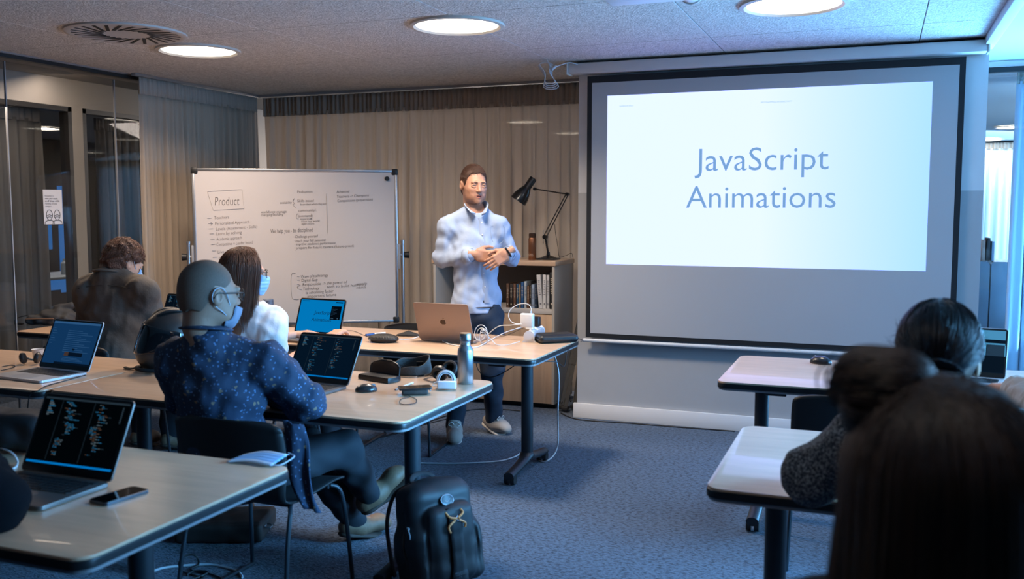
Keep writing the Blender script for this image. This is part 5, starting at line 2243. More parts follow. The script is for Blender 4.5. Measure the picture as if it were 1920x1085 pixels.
def head_solid(jaw=1.0, h=.003, mouth_open=.003, g=0.0, ears=True, fem=0.0):
    S = Solid((-.12, -.155, -.18), (.12, .14, .155), h)
    S.ell((0, .018, .035), (.076 + g, .096 + g, .088 + g), k=0)
    S.ell((0, -.030, -.025), (.062 + g, .068 + g, .088 + g), k=.03)
    S.ell((0, -.042, -.078), (.050 * jaw + g, .050 + g, .036 + g), k=.025)
    S.ell((0, -.080, -.102), (.019 * jaw + g, .015 + g, .015 + g), k=.02)
    for s in (-1, 1):
        S.ell((s * .038, -.064, -.020), (.020 + g, .020 + g, .018 + g), k=.025)
        S.ell((s * .040, -.035, -.062), (.018 + g, .030 + g, .030 + g), k=.03)
    S.cap((-.036, -.088, .022), (.036, -.088, .022), .011 - .004 * fem, k=.018, grow=g)
    if g == 0:
        for s in (-1, 1):
            S.ell((s * .032, -.104, .003), (.018, .0125, .010), k=.014, op='cut')
            S.cap((s * .049, -.085, .004), (s * .033, -.0955, .0102), .0034, .0042, k=.004)
            S.cap((s * .033, -.0955, .0102), (s * .018, -.091, .005), .0042, .0034, k=.004)
            S.cap((s * .047, -.086, -.002), (s * .033, -.0935, -.0062), .0034, .0036, k=.004)
            S.cap((s * .033, -.0935, -.0062), (s * .019, -.091, -.003), .0036, .0034, k=.004)
    S.cap((0, -.089, .018), (0, -.110, -.028), .0075, .0110, k=.012, grow=g)
    for s in (-1, 1):
        S.ell((s * .0110, -.099, -.032), (.0080 + g, .010 + g, .0070 + g), k=.006)
    if g == 0:
        for s in (-1, 1):
            S.ell((s * .0065, -.104, -.040), (.003, .005, .003), k=.002, op='cut')
            S.cap((0, -.0935, -.0595), (s * .021, -.0865, -.0635), .0044, .0028, k=.008)
            S.cap((0, -.0915, -.0715 - mouth_open), (s * .019, -.0865, -.068), .0056, .0030, k=.008)
        S.ell((0, -.099, -.0655 - mouth_open * .5), (.018, .011, .0012 + mouth_open), k=.002, op='cut')
    S.cap((0, .028, -.02), (0, .040, -.118), .064 - .008 * fem, .054 - .008 * fem, k=.04, grow=g)
    if ears:
        for s in (-1, 1):
            S.ell((s * .083, .012, -.004), (.010 + g, .021 + g, .032 + g), k=.006)
            if g == 0:
                S.ell((s * .094, .006, -.001), (.008, .011, .019), k=.004, op='cut')
    return S


def face_zones(p, beard=False):
    """soft beard and lip weights per point of a head in its own axes"""
    x, y, z = p[:, 0], p[:, 1], p[:, 2]
    sm = lambda v, a, b: np.clip((v - a) / (b - a), 0, 1)
    bd = np.zeros(len(p))
    if beard:
        line = np.interp(np.abs(x), [0, .020, .034, .050, .066, .08], [-.048, -.046, -.058, -.052, -.020, .01])
        bd = sm(line + .004 * np.sin(x * 260 + z * 190) - z, -.004, .012) * sm(.02 - y, 0, .02) * sm(z + .135, 0, .02)
    lp = sm(.0215 - np.abs(x), 0, .005) * sm(-.0835 - y, 0, .004) * sm(-.0545 - .12 * np.abs(x) - z, 0, .003) * sm(z + .0795 - .3 * np.abs(x), 0, .003)
    return bd * (1 - lp), lp


def eyes(parent, Mh, root, iris='3d3a33'):
    for s in (-1, 1):
        b = nb()
        ball(b, (s * .032, -.0838, .003), .0122, 16)
        t = Vector((s * .032 + .002, -.0838, .0015))
        ball(b, t + Vector((0, -.0082, 0)), (.0052, .0050, .0052), 12, mi=1)
        M = Matrix.Translation(-Vector(root)) @ Mh
        b.transform(M)
        obj('eye', b, [mat('eye_white', '918a86', .3), mat('iris_' + iris, iris, .2)], parent, angle=180)


def brows(parent, Mh, root, m):
    for s in (-1, 1):
        b = nb()
        tube(b, [(s * .013, -.1000, .0225), (s * .027, -.0995, .0260), (s * .042, -.0905, .0240), (s * .051, -.081, .018)], lambda q: .0034 * (1 - .6 * q), 8, smooth=4, flat=.9)
        b.transform(Matrix.Translation(-Vector(root)) @ Mh)
        obj('eyebrow', b, m, parent, angle=180)


def glasses(parent, Mh, root, m, r=.024, thick=.0022, y=-.112):
    b = nb()
    for s in (-1, 1):
        pts = [(s * (.033 + r * 1.06 * math.cos(a)), y + .010 * abs(math.cos(a)) * (1 if math.cos(a) > 0 else .2), .002 + r * .82 * math.sin(a)) for a in [2 * math.pi * i / 24 for i in range(24)]]
        tube(b, pts, thick, 6, closed=True)
        tube(b, [(s * .058, y + .012, .010), (s * .076, y + .035, .012), (s * .086, -.02, .010), (s * .090, .015, .010), (s * .088, .030, -.012)], thick * 1.15, 6, smooth=4)
    tube(b, [(-.010, y, .006), (0, y - .003, .009), (.010, y, .006)], thick, 6, smooth=3)
    b.transform(Matrix.Translation(-Vector(root)) @ Mh)
    gl = obj('glasses', b, m, parent, angle=180)
    b = nb()
    for s in (-1, 1):
        vs = [b.verts.new((s * (.033 + r * math.cos(a)), y + .004, .002 + r * .78 * math.sin(a))) for a in [2 * math.pi * i / 20 for i in range(20)]]
        b.faces.new(vs)
    b.transform(Matrix.Translation(-Vector(root)) @ Mh)
    obj('lens', b, pane_mat('lens_glass', (.92, .95, .98), .25), gl, angle=0)


def face_mask(parent, Mh, root, m, top=-.012, loop='b6c3d2', fem=0, pleats=True):
    S = head_solid(g=.008, ears=False, fem=fem)
    S.ell((0, -.085, -.055), (.040, .040, .045), k=.02)
    X, Y, Z = S.grid()
    if pleats:
        S.F = (S.F - .0022 * np.abs(np.sin(Z * 150)) * (Y < -.02)).astype(np.float32)
    S.half((0, -.10, top), (0, -.25, 1))
    S.half((0, -.06, -.118), (0, .35, -1))
    S.F = np.maximum(S.F, (Y + .030 + .0 * Z).astype(np.float32))
    S.F = np.maximum(S.F, (np.abs(X) - .064).astype(np.float32))
    I = head_solid(g=.003, ears=False, fem=fem)
    S.F = np.maximum(S.F, -I.F)
    Mr = Matrix.Translation(-Vector(root)) @ Mh
    mk = obj('face_mask', npmesh([S.mesh(np.array(Mr))]), m, parent, angle=180)
    for s in (-1, 1):
        b = nb()
        tube(b, [(s * .058, -.055, top - .012), (s * .074, -.03, .0), (s * .082, -.004, .028), (s * .087, .025, .022), (s * .086, .034, -.008), (s * .080, .014, -.038), (s * .070, -.02, -.060), (s * .056, -.050, -.085)], .0019, 6, smooth=5)
        b.transform(Mr)
        obj('ear_loop', b, mat('mask_loop_' + loop, loop, .7), mk, angle=180)


def hand_solid(curl=(20, 30, 20), spread=4, thumb=0, h=.0026, left=False, curls=None):
    S = Solid((-.055, -.085, -.10), (.20, .095, .06), h)
    S.cap((-.05, 0, 0), (.01, 0, 0), .024, .025, k=0, flat=((0, 0, 1), .78))
    S.rbox((.052, -.002, 0), (.046, .040, .0135), .013, k=.02)
    S.ell((.030, .026, -.008), (.032, .018, .016), k=.014)
    S.ell((.035, -.026, -.006), (.035, .016, .014), k=.014)
    fin = ((.030, .040, .026, .021, .0088), (.010, .045, .029, .023, .0092), (-.011, .041, .027, .022, .0088), (-.030, .031, .021, .019, .0078))
    for i, (y, a, b_, c, r) in enumerate(fin):
        cu = curls[i] if curls else curl
        p = np.array((.096 - .006 * (i == 3) - .004 * (i == 0), y, 0.002))
        ang = 0
        yaw = R_(spread * (1.2 - i * .9))
        for j, (L, q) in enumerate(zip((a, b_, c), cu)):
            ang += R_(q)
            d = np.array((math.cos(ang) * math.cos(yaw), math.cos(ang) * math.sin(yaw), -math.sin(ang)))
            e = p + d * L
            S.cap(p, e, r * (1 - .05 * j), r * (.94 - .06 * j), k=.004 if j else .010)
            p = e
    t0 = np.array((.018, .030, -.006))
    t1 = np.array((.050, .052 + .006 * thumb, -.016))
    t2 = np.array((.080, .060 + .018 * thumb, -.022))
    t3 = np.array((.104, .058 + .022 * thumb, -.026))
    S.cap(t0, t1, .015, .012, k=.010)
    S.cap(t1, t2, .0115, .0102, k=.005)
    S.cap(t2, t3, .0102, .008, k=.004)
    return S


def hand_mesh(M, left=False, **kw):
    S = hand_solid(**kw)
    Mn = np.array(M)
    if left:
        Mn = Mn @ np.diag((1, -1, 1, 1))
    return S.mesh(Mn)


def hand_frame(w, fdir, up):
    x = unit(fdir)
    z = A3(up) - x * (A3(up) @ x)
    z = unit(z)
    y = np.cross(z, x)
    M = np.eye(4)
    M[:3, 0], M[:3, 1], M[:3, 2], M[:3, 3] = x, y, z, A3(w) + x * .012
    return M


def seated(x, y, phi, chest_h=.90, sh_h=1.0, sw=.175, lean=-.03, headlean=0):
    """default joints of a seated person at (x, y) who faces the angle phi"""
    f = np.array((math.cos(phi), math.sin(phi), 0))
    r = np.array((f[1], -f[0], 0))
    o = np.array((x, y, 0.0))
    z = np.array((0, 0, 1.0))
    J = dict(f=f, r=r, hip=o + z * .545, waist=o + z * .68 + f * lean * .3, chest=o + z * chest_h + f * lean, neck=o + z * (sh_h + .06) + f * (lean + .01))
    for s, n in ((-1, 'L'), (1, 'R')):
        J['sh' + n] = o + r * s * sw + z * sh_h + f * lean
        J['el' + n] = o + r * s * (sw + .05) + z * .79 + f * .14
        J['wr' + n] = o + r * s * .12 + z * .80 + f * .36
        J['hip' + n] = o + r * s * .09 + z * .53
        J['kn' + n] = o + r * s * .10 + z * .52 + f * .41
        J['an' + n] = o + r * s * .11 + z * .10 + f * .40
        J['to' + n] = J['an' + n] + f * .18 - z * .06
    return J


def bounds(pts, m):
    a = np.array([A3(p) for p in pts])
    return a.min(0) - m, a.max(0) + m


def add_torso(S, J, g=0.0, w=1.0, k=.03):
    f = J['f']
    fl = (f, .70)
    S.cap(J['hip'], J['waist'], .150 * w, .132 * w, k=k, flat=fl, grow=g)
    S.cap(J['waist'], J['chest'], .132 * w, .152 * w, k=k, flat=fl, grow=g)
    S.cap(J['chest'], (J['shL'] + J['shR']) / 2 - np.array((0, 0, .04)), .148 * w, .095 * w, k=k, flat=fl, grow=g)
    S.cap(J['chest'] + np.array((0, 0, .06)), J['neck'] - np.array((0, 0, .015)), .080, .066, k=.03, grow=g)
    for n in 'LR':
        S.cap(J['neck'], J['sh' + n] + np.array((0, 0, .0)), .048, .048 * w, k=.025, grow=g)
        S.cap((J['shL'] + J['shR']) / 2 - np.array((0, 0, .06)), J['sh' + n] - np.array((0, 0, .03)), .078, .054, k=.025, flat=(f, .8), grow=g)


def add_arm(S, J, n, g=0.0, upto=1.0, k=.022, r=1.0):
    sh, el, wr = J['sh' + n], J['el' + n], J['wr' + n]
    if upto < .5:
        S.cap(sh, sh + (el - sh) * upto * 2, .054 * r, (.054 - .010 * upto * 2) * r, k=k, grow=g)
        return
    S.cap(sh, el, .053 * r, .043 * r, k=k, grow=g)
    q = (upto - .5) * 2
    S.cap(el, el + (wr - el) * q, .044 * r, (.044 - .013 * q) * r, k=k, grow=g)


def add_leg(S, J, n, g=0.0, k=.04, r=1.0):
    S.cap(J['hip' + n], J['kn' + n], .088 * r, .062 * r, k=k, grow=g)
    S.cap(J['kn' + n], J['an' + n], .062 * r, .042 * r, k=k, grow=g)


def boot(parent, an, to, root, mu, ms, laces=None, shaft=.0, w=1.0):
    """a shoe from ankle an to toe to; sole and laces are its parts"""
    an, to = A3(an), A3(to)
    d = unit(to - an)
    up = np.array((0, 0, 1.0)) - d * d[2]
    up = unit(up)
    side = np.cross(up, d)
    heel = an - d * .055 - up * .065
    toe = to - up * .006
    lo, hi = bounds([an, to, heel, an + up * (.06 + shaft)], .11)
    S = Solid(lo, hi, .004)
    fl = (up, .8)
    S.cap(an - up * .01, an + up * (.03 + shaft), .047, .050, k=0)
    S.cap(heel + up * .035 + d * .02, an - up * .02 + d * .03, .040, .046, k=.03)
    S.cap(an - up * .035 + d * .04, toe - d * .06 + up * .005, .046 * w, .046 * w, k=.035, flat=fl)
    S.cap(toe - d * .06, toe - d * .03, .047 * w, .040 * w, k=.03, flat=(up, .7))
    S.half(heel - up * -.004, -up)
    sh = obj('shoe', npmesh([S.mesh()], root), mu, parent, angle=180)
    S = Solid(lo, hi, .004)
    a, b_ = heel + d * .03 + up * .0, toe - d * .03
    b_ = b_ - up * ((b_ - a) @ up)
    S.cap(a, a + (b_ - a) * .55, .043, .042 * w, k=.0, flat=(up, .42))
    S.cap(a + (b_ - a) * .5, b_, .043 * w, .046 * w, k=.02, flat=(up, .40))
    S.half(heel - up * .012, -up)
    obj('sole', npmesh([S.mesh()], root), ms, sh, angle=180)
    if laces:
        b = nb()
        for q in range(4):
            c = an + d * (.055 + .020 * q) + up * (.022 - .011 * q)
            for s in (-1, 1):
                tube(b, [c - side * .022 * s - up * .004, c + up * .006, c + side * .022 * s + d * .012 - up * .004], .003, 5, smooth=3)
        for s in (-1, 1):
            c = an + d * .05 + up * .030
            tube(b, [c, c + side * s * .02 + up * .025, c + side * s * .04 + up * .005, c + side * s * .02 + d * .01], .0028, 5, smooth=5)
        b.transform(Matrix.Translation(-Vector(root)))
        obj('laces', b, laces, sh, angle=180)
    return sh


def head_matrix(c, phi, pitch=0, roll=0, s=1.0):
    return Matrix.Translation(Vector(c)) @ Matrix.Rotation(phi + math.pi / 2, 4, 'Z') @ Matrix.Rotation(pitch, 4, 'X') @ Matrix.Rotation(roll, 4, 'Y') @ Matrix.Scale(s, 4)


def person(label, root, J, Mh, sk, shirt, trousers, shoes, jaw=1.0, beard=None, hands=None, fem=0, w=1.0, mouth=.002, eye=True, armr=1.0, name='person', shirt_h=.0075):
    root = (root[0], root[1], 0)
    t = thing(name, label, 'person', root)
    # ---- one body: trunk, limbs, head and hands in one mesh
    keys = [k for k in J if k not in ('f', 'r')]
    lo, hi = bounds([J[k] for k in keys], .2)
    B = Solid(lo, hi, .011)
    add_torso(B, J, -.004, w)
    for n in 'LR':
        add_leg(B, J, n, -.004)
        B.cap(J['an' + n], J['an' + n] + (J['to' + n] - J['an' + n]) * .6, .030, .018, k=.02)
    hc = A3(Mh.translation)
    nk = A3(Mh @ Vector((0, .040, -.105)))
    B.cap(J['chest'] + np.array((0, 0, .08)), J['neck'], .06, .05, k=.03)
    B.cap(J['neck'] - np.array((0, 0, .03)), nk, .059 - .010 * fem, .056 - .009 * fem, k=.04)
    parts = [B.mesh()]
    HS2 = head_solid(jaw, mouth_open=mouth, fem=fem)
    hp, hq = HS2.mesh()
    bd_, lp_ = face_zones(hp, bool(beard))
    n0 = len(parts[0][0])
    Mn = np.array(Mh)
    parts.append((hp @ Mn[:3, :3].T + Mn[:3, 3], hq))
    for n in 'LR':
        lo2, hi2 = bounds([J['sh' + n], J['el' + n], J['wr' + n]], .08)
        Ar = Solid(lo2, hi2, .0055)
        add_arm(Ar, J, n, -.003, r=armr)
        parts.append(Ar.mesh())
        hk = dict((hands or {}).get(n, {}))
        Mf = hk.pop('M', None)
        if Mf is None:
            Mf = hand_frame(J['wr' + n], J['wr' + n] - J['el' + n] + np.array((0, 0, .0)), (0, 0, 1))
        parts.append(hand_mesh(Mf, left=(n == 'L'), **hk))
    bme = npmesh(parts, root)
    for nm, wv in (('beard', bd_), ('lip', lp_)):
        full = np.zeros(len(bme.vertices), np.float32)
        full[n0:n0 + len(wv)] = wv
        bme.attributes.new(nm, 'FLOAT', 'POINT').data.foreach_set('value', full)
    obj('body', bme, sk, t, angle=180)
    if eye:
        eyes(t, Mh, root)
    # ---- clothes
    sl = shirt.get('sleeve', .97)
    S = Solid(lo, hi, shirt_h)
    g = shirt.get('g', .014)
    add_torso(S, J, g, w)
    if shirt.get('hemcap'):
        S.cap(J['hip'] + np.array((0, 0, .05)), J['hip'] - np.array((0, 0, shirt['hemcap'])), .150 * w, .155 * w, k=.04, flat=(J['f'], .75), grow=g)
    for n in 'LR':
        add_arm(S, J, n, g + shirt.get('ga', .004), upto=sl, k=.022, r=armr)
    S.wrinkle(shirt.get('wr', .004), shirt.get('wf', 24), shirt.get('seed', 1))
    S.wrinkle(shirt.get('wr', .004) * .45, shirt.get('wf', 24) * 2.2, shirt.get('seed', 1) + 4, (1, 1, .6))
    S.cap(J['neck'] + J['f'] * .02 + np.array((0, 0, shirt.get('neckz', -.01))), J['neck'] + J['f'] * .03 + np.array((0, 0, .25)), shirt.get('neckr', .058), .11, k=.006, op='cut')
    S.half(J['hip'] + np.array((0, 0, shirt.get('hem', -.05))), np.array((0, 0, -1.0)) + J['f'] * 0)
    me = npmesh([S.mesh()], root)
    so = obj('shirt', me, shirt['m'], t, angle=180, label=shirt.get('label'))
    T = Solid(lo, hi, .0085)
    T.cap(J['hip'] + np.array((0, 0, .07)), J['hip'], .142 * w, .150 * w, k=0, flat=(J['f'], .78), grow=.006)
    for n in 'LR':
        add_leg(T, J, n, .014, r=1.02)
    T.wrinkle(trousers.get('wr', .005), 20, 3)
    if trousers.get('stand'):
        T.half(J['hip'] + np.array((0, 0, .09)), (0, 0, 1))
    tr = obj('trousers', npmesh([T.mesh()], root), trousers['m'], t, angle=180)
    for n in 'LR':
        boot(t, J['an' + n], J['to' + n], root, shoes[0], shoes[1], shoes[2] if len(shoes) > 2 else None, shaft=shoes[3] if len(shoes) > 3 else 0)
    return t, so, root


def bvh_of(o):
    me = o.data
    off = Vector(o.parent.location) if o.parent else Vector()
    return BVHTree.FromPolygons([v.co + off for v in me.vertices], [p.vertices[:] for p in me.polygons])


def hitpx(bv, px, py, lift=.003):
    d = ray(px, py).normalized()
    h = bv.ray_cast(CP, d)
    if h[0] is None:
        return None
    n = h[1] if h[1].dot(d) < 0 else -h[1]
    return h[0] + n * lift


def path_on(bv, pix, lift=.003):
    return [p for p in (hitpx(bv, x, y, lift) for x, y in pix) if p is not None]


def hair_cap(parent, Mh, root, m, ys, zl, g=.012, noise=.004, f=60, name='hair', back=(0, 0, 0), top=.0, h=.003, seed=0):
    S = Solid((-.13, -.14, -.14), (.13, .15, .17), h)
    S.ell((0, .018, .035 + top * .5), (.076 + g, .096 + g, .088 + g + top), k=0)
    S.ell((0, .045, -.02), (.066 + g, .066 + g, .075 + g), k=.03)
    X, Y, Z = S.grid()
    S.F = (S.F + noise * (np.sin(X * f + 3 * np.sin(Z * f * .4 + seed)) * np.sin(Y * f * .8 + 2 * np.sin(X * f * .5)) + .6 * np.sin(Z * f * 1.4 + 2 * np.sin(Y * f * .6)))).astype(np.float32)
    S.F = np.maximum(S.F, (np.interp(Y, ys, zl) + .006 * np.sin(X * 120) - Z).astype(np.float32))
    Mr = Matrix.Translation(-Vector(root)) @ Mh
    return obj(name, npmesh([S.mesh(np.array(Mr))]), m, parent, angle=180)


def long_hair(parent, Mh, root, m, n, length, face=55, c=(0, .018, .032), r=(.090, .112, .104), seed=1, rad=.0011, part=.0, flare=.12, wave=.006, drop=-.01, K=16, name='hair', back_pull=.0, lenvar=.25, thick=.028):
    g = np.random.default_rng(seed)
    al = R_(-90) + R_(face) + g.random(n) * (2 * math.pi - 2 * R_(face))
    th = g.random(n) * thick
    L = length * (1 - lenvar * g.random(n))
    out = np.zeros((n, K, 3))
    k0 = K // 2
    px0 = part + g.normal(0, .012, n)
    py0 = -.05 + .11 * g.random(n)
    for k in range(K):
        if k <= k0:
            q = k / k0
            e = math.sin(q * math.pi / 2)
            nx = (px0 / r[0]) * (1 - e) + np.cos(al) * e
            ny = (py0 / r[1]) * (1 - e) + np.sin(al) * e
            nr = np.sqrt(nx * nx + ny * ny)
            nx, ny = nx / np.maximum(1, nr), ny / np.maximum(1, nr)
            x = c[0] + (r[0] + th) * nx
            y = c[1] + (r[1] + th) * ny
            z = c[2] + (r[2] + th * .6) * np.sqrt(np.maximum(0, 1 - nx * nx - ny * ny)) + drop * q
        else:
            q = (k - k0) / (K - 1 - k0)
            x = c[0] + (r[0] + th) * np.cos(al) * (.99 + flare * q) + wave * np.sin(q * 7 + al * 9) * q
            y = c[1] + (r[1] + th) * np.sin(al) * (.99 + .05 * q) + back_pull * q + wave * np.cos(q * 6 + al * 7) * q
            z = c[2] + drop - (L * q)
        out[:, k, 0], out[:, k, 1], out[:, k, 2] = x, y, z
    P, Q = strands(out, rad)
    Mr = np.array(Matrix.Translation(-Vector(root)) @ Mh)
    P = P @ Mr[:3, :3].T + Mr[:3, 3]
    return P, Q


def scalp(Mh, root, g=.012, lo=-.02, seed=0, k=.004, down=0.0, face=-.075):
    """closed under-layer below the strands"""
    S = Solid((-.14, -.15, -.16 - down), (.14, .17, .17), .0045)
    S.ell((0, .020, .035), (.076 + g, .098 + g, .090 + g), k=0)
    if down:
        S.cap((0, .035, -.02), (0, .055, -.10 - down), .085 + g, .080 + g, k=.05, flat=((0, 1, 0), .72))
    X, Y, Z = S.grid()
    S.F = (S.F + k * np.sin(X * 90 + 2 * np.sin(Z * 20 + seed)) * np.sin(Y * 70)).astype(np.float32)
    S.F = np.maximum(S.F, (np.interp(Y, [-.15, face - .015, face + .015, -.035, .0, .2], [.09, .075, .03, -.06, -.16 - down, -.16 - down]) - Z).astype(np.float32))
    return S.mesh(np.array(Matrix.Translation(-Vector(root)) @ Mh))


def short_hair(parent, Mh, root, m, n, ys, zl, g=.008, top=.004, L=.02, comb=(0, -1, .2), seed=1, rad=.0008, lift=.006, name='hair_strands', curl=0.0):
    q_ = np.random.default_rng(seed)
    al = q_.random(n) * 2 * math.pi
    el = np.arcsin(q_.random(n) * 1.6 - .6)
    r = np.array((.076 + g, .096 + g, .088 + g + top))
    d = np.stack([np.cos(el) * np.cos(al), np.cos(el) * np.sin(al), np.sin(el)], 1)
    P0 = d * r + np.array((0, .018, .035 + top * .5))
    keep = P0[:, 2] > np.interp(P0[:, 1], ys, zl) + .003
    P0, d = P0[keep], d[keep]
    nrm = d / r
    nrm /= np.linalg.norm(nrm, axis=1, keepdims=True)
    c = np.array(comb, float)[None, :] + q_.normal(0, .35, P0.shape)
    c = np.where(P0[:, 2:3] < .06, c * .3 + np.array((0, .3, -1.0)), c)
    c = c - nrm * (c * nrm).sum(1, keepdims=True)
    c /= np.linalg.norm(c, axis=1, keepdims=True) + 1e-9
    qs = np.linspace(0, 1, 6)
    ln = L * (.6 + .6 * q_.random(len(P0)))[:, None, None]
    out = P0[:, None, :] - nrm[:, None, :] * .003 + c[:, None, :] * ln * qs[None, :, None] + nrm[:, None, :] * (lift * np.sin(qs * 2.2)[None, :, None] - ln * qs[None, :, None] ** 2 * .12)
    P, Q = strands(out, rad)
    Mr = np.array(Matrix.Translation(-Vector(root)) @ Mh)
    return obj(name, npmesh([(P @ Mr[:3, :3].T + Mr[:3, 3], Q)]), m, parent, angle=180)

SK_LIGHT = skin('skin_light', 'ac7f69')
SK_WARM = skin('skin_warm', 'b98a72')
M_shoegrey = mat('sneaker_knit', 'a39a92', .8, bump=(350, .3))
M_sole = mat('sneaker_sole', 'c9c3bd', .6)
M_denim = mat('dark_denim', '1f2a3a', .85, bump=(500, .25), var=(14, .22))
M_dtrou = mat('dark_trousers', '161c25', .85, bump=(400, .15))
M_bootb = mat('boot_leather', '6e5642', .6, var=(20, .2), bump=(60, .15))
M_bootsole = mat('boot_sole', '3a2e26', .7)

# ------------------------------------------------------------------ presenter
X0 = (-2.50, 5.78)
v = lambda px, py, dd=0: PV(px, py, X0, dd)
vd = unit((X0[0], X0[1], 0))
fw = -vd
J = dict(f=unit(fw + .12 * np.array((vd[1], -vd[0], 0))), hip=v(893, 583), waist=v(893, 530), chest=v(892, 465), neck=v(891, 396, .015),
         shL=v(936, 423), shR=v(841, 423), elL=v(957, 483, .05), wrL=v(953, 474, -.19), elR=v(829, 484, .03), wrR=v(886, 478, -.145),
         hipL=v(915, 592), hipR=v(871, 592), knL=v(923, 690, -.02), knR=v(864, 698, -.05), anL=v(925, 783, .10), anR=v(852, 796, -.08))
J['toL'] = v(955, 803, .02)
J['toR'] = v(853, 822, -.26)
for n in 'LR':
    J['to' + n][2] = .035
    J['an' + n][2] = .095
phi = math.atan2(J['f'][1], J['f'][0])
Mh = head_matrix(v(889, 347, -.01), math.atan2(-X0[1], -X0[0]) + R_(20), R_(5), 0, 1.03)
ri = np.array((vd[1], -vd[0], 0))       # image right
up = np.array((0, 0, 1.0))
MR = np.eye(4)
MR[:3, 0], MR[:3, 1], MR[:3, 2] = unit(ri - .12 * up - .1 * fw * 0), unit(up + .12 * ri), fw
MR[:3, 3] = v(892, 477, -.155)
ML_ = np.eye(4)
x_ = unit(-.80 * ri - .52 * up + .12 * fw)
z_ = unit(fw - x_ * (fw @ x_) + .0 * up)
ML_[:3, 0], ML_[:3, 2] = x_, z_
ML_[:3, 1] = np.cross(z_, x_)
ML_[:3, 3] = v(951, 474, -.20)
t, so, root = person('man standing in a light blue shirt and jeans with his hands clasped, presenting', X0, J, Mh, SK_LIGHT,
                     dict(m=mat('oxford_shirt', '94a3bd', .85, bump=(15, .4, 4), var=(9, .05)), g=.014, hem=-.005, hemcap=.03, sleeve=.95, wr=.0065, wf=21, ga=.006),
                     dict(m=M_denim, stand=True, wr=.006), (M_shoegrey, M_sole, mat('shoe_lace', 'd8d4cf', .8)),
                     armr=.86, jaw=1.06, beard=True, w=.98, mouth=.0018,
                     hands=dict(R=dict(M=MR, curl=(28, 38, 30), spread=2), L=dict(M=ML_, curls=[(22, 34, 26), (16, 30, 24), (14, 28, 22), (12, 26, 20)], spread=3)))
brows(t, Mh, root, mat('brow_brown', '6a4a38', .8))
HY = [-.15, -.098, -.088, -.070, -.055, -.040, -.026, -.014, -.008, .022, .036, .06, .2]
HZ = [.11, .098, .092, .084, .070, .050, .0, .0, .030, .036, -.02, -.065, -.07]
hp_ = hair_cap(t, Mh, root, mat('hair_brown', '3e281e', .6, bump=(300, .5), stretch=(1, 1, .3)), HY, HZ, g=.006, noise=.0015, top=.004)
short_hair(t.children[-1] if False else hp_, Mh, root, mat('hair_brown_strand', '4a3024', .5, island=.35), 5200, HY, HZ, g=.005, top=.004, L=.020, comb=(.35, -1, .1), seed=5)
bv = bvh_of(so)
b = nb()
pts = path_on(bv, [(899, 408), (901, 415), (904, 430), (905, 460), (906, 500), (908, 530), (911, 555), (913, 568)], .002)
tube(b, [p - Vector(root) for p in pts], .019, 8, flat=.16, up=-Vector(fw))
obj('placket', b, mat('oxford_shirt', 'b4c0d4'), so, angle=60)
for (x, y) in ((902, 417), (904, 441), (906, 512), (909, 538)):
    p = hitpx(bv, x, y, .006)
    if p:
        b = nb()
        ball(b, p - Vector(root), (.006, .003, .006), 10)
        obj('button', b, mat('button_pearl', 'c9ccd2', .3), so)
b = nb()
pts = path_on(bv, [(921, 424), (944, 423), (945, 440), (943, 452), (933, 457), (924, 453), (921, 440)], .0015)
tube(b, [p - Vector(root) for p in pts], .0014, 5, closed=True, smooth=3)
obj('chest_pocket', b, mat('oxford_seam', '97a6be', .85), so, angle=60)
for s, pix in ((-1, [(882, 378, .075), (874, 383, .03), (874, 388, -.03), (881, 394, -.085), (888, 400, -.112)]), (1, [(902, 378, .075), (911, 383, .03), (913, 388, -.03), (910, 394, -.085), (907, 401, -.110)])):
    b = nb()
    tube(b, [Vector(v(x, y, dd)) - Vector(root) for x, y, dd in pix], lambda q: .019 + .006 * q, 10, flat=.25, smooth=5, up=Vector(-s * .5 * ri + fw * .35 + .15 * up))
    obj('collar', b, mat('oxford_shirt', 'b4c0d4'), so, angle=180)
for n in 'LR':
    a = J['wr' + n] - unit(J['wr' + n] - J['el' + n]) * .055
    e = J['wr' + n] - unit(J['wr' + n] - J['el' + n]) * .006
    b = nb()
    cyl(b, a - A3(root), e - A3(root), .050, .044, 24, cap=False)
    obj('cuff', b, mat('oxford_shirt', 'b4c0d4'), so, angle=60, solid=.004)
wq = ML_[:3, 3] - x_ * .006
b = nb()
tube(b, [Vector(wq - A3(root) + .034 * math.cos(a) * ML_[:3, 1] + .030 * math.sin(a) * z_) for a in [2 * math.pi * i / 24 for i in range(24)]], .007, 6, closed=True, flat=.5)
obj('wristwatch', b, mat('watch_dark', '22262c', .3, metal=.4), t, angle=60)
bt = nb()
wc = [(.148 * math.cos(a), .112 * math.sin(a)) for a in [2 * math.pi * i / 40 for i in range(40)]]
tube(bt, [Vector(J['hip'] + np.array((0, 0, .035)) - A3(root) + c * ri + s * vd) for c, s in wc], .018, 8, closed=True, flat=.3, up=(0, 0, 1))
obj('belt', bt, mat('belt_leather', '1c1715', .5), t, angle=60)

# ------------------------------------------------------------------ bald man in the patterned shirt
M_floral = mat('floral_shirt', '101b2b', .85, bump=(15, .4, 4))
nt = M_floral.node_tree
bs = nt.nodes['Principled BSDF']
tc = nt.nodes.new('ShaderNodeTexCoord')


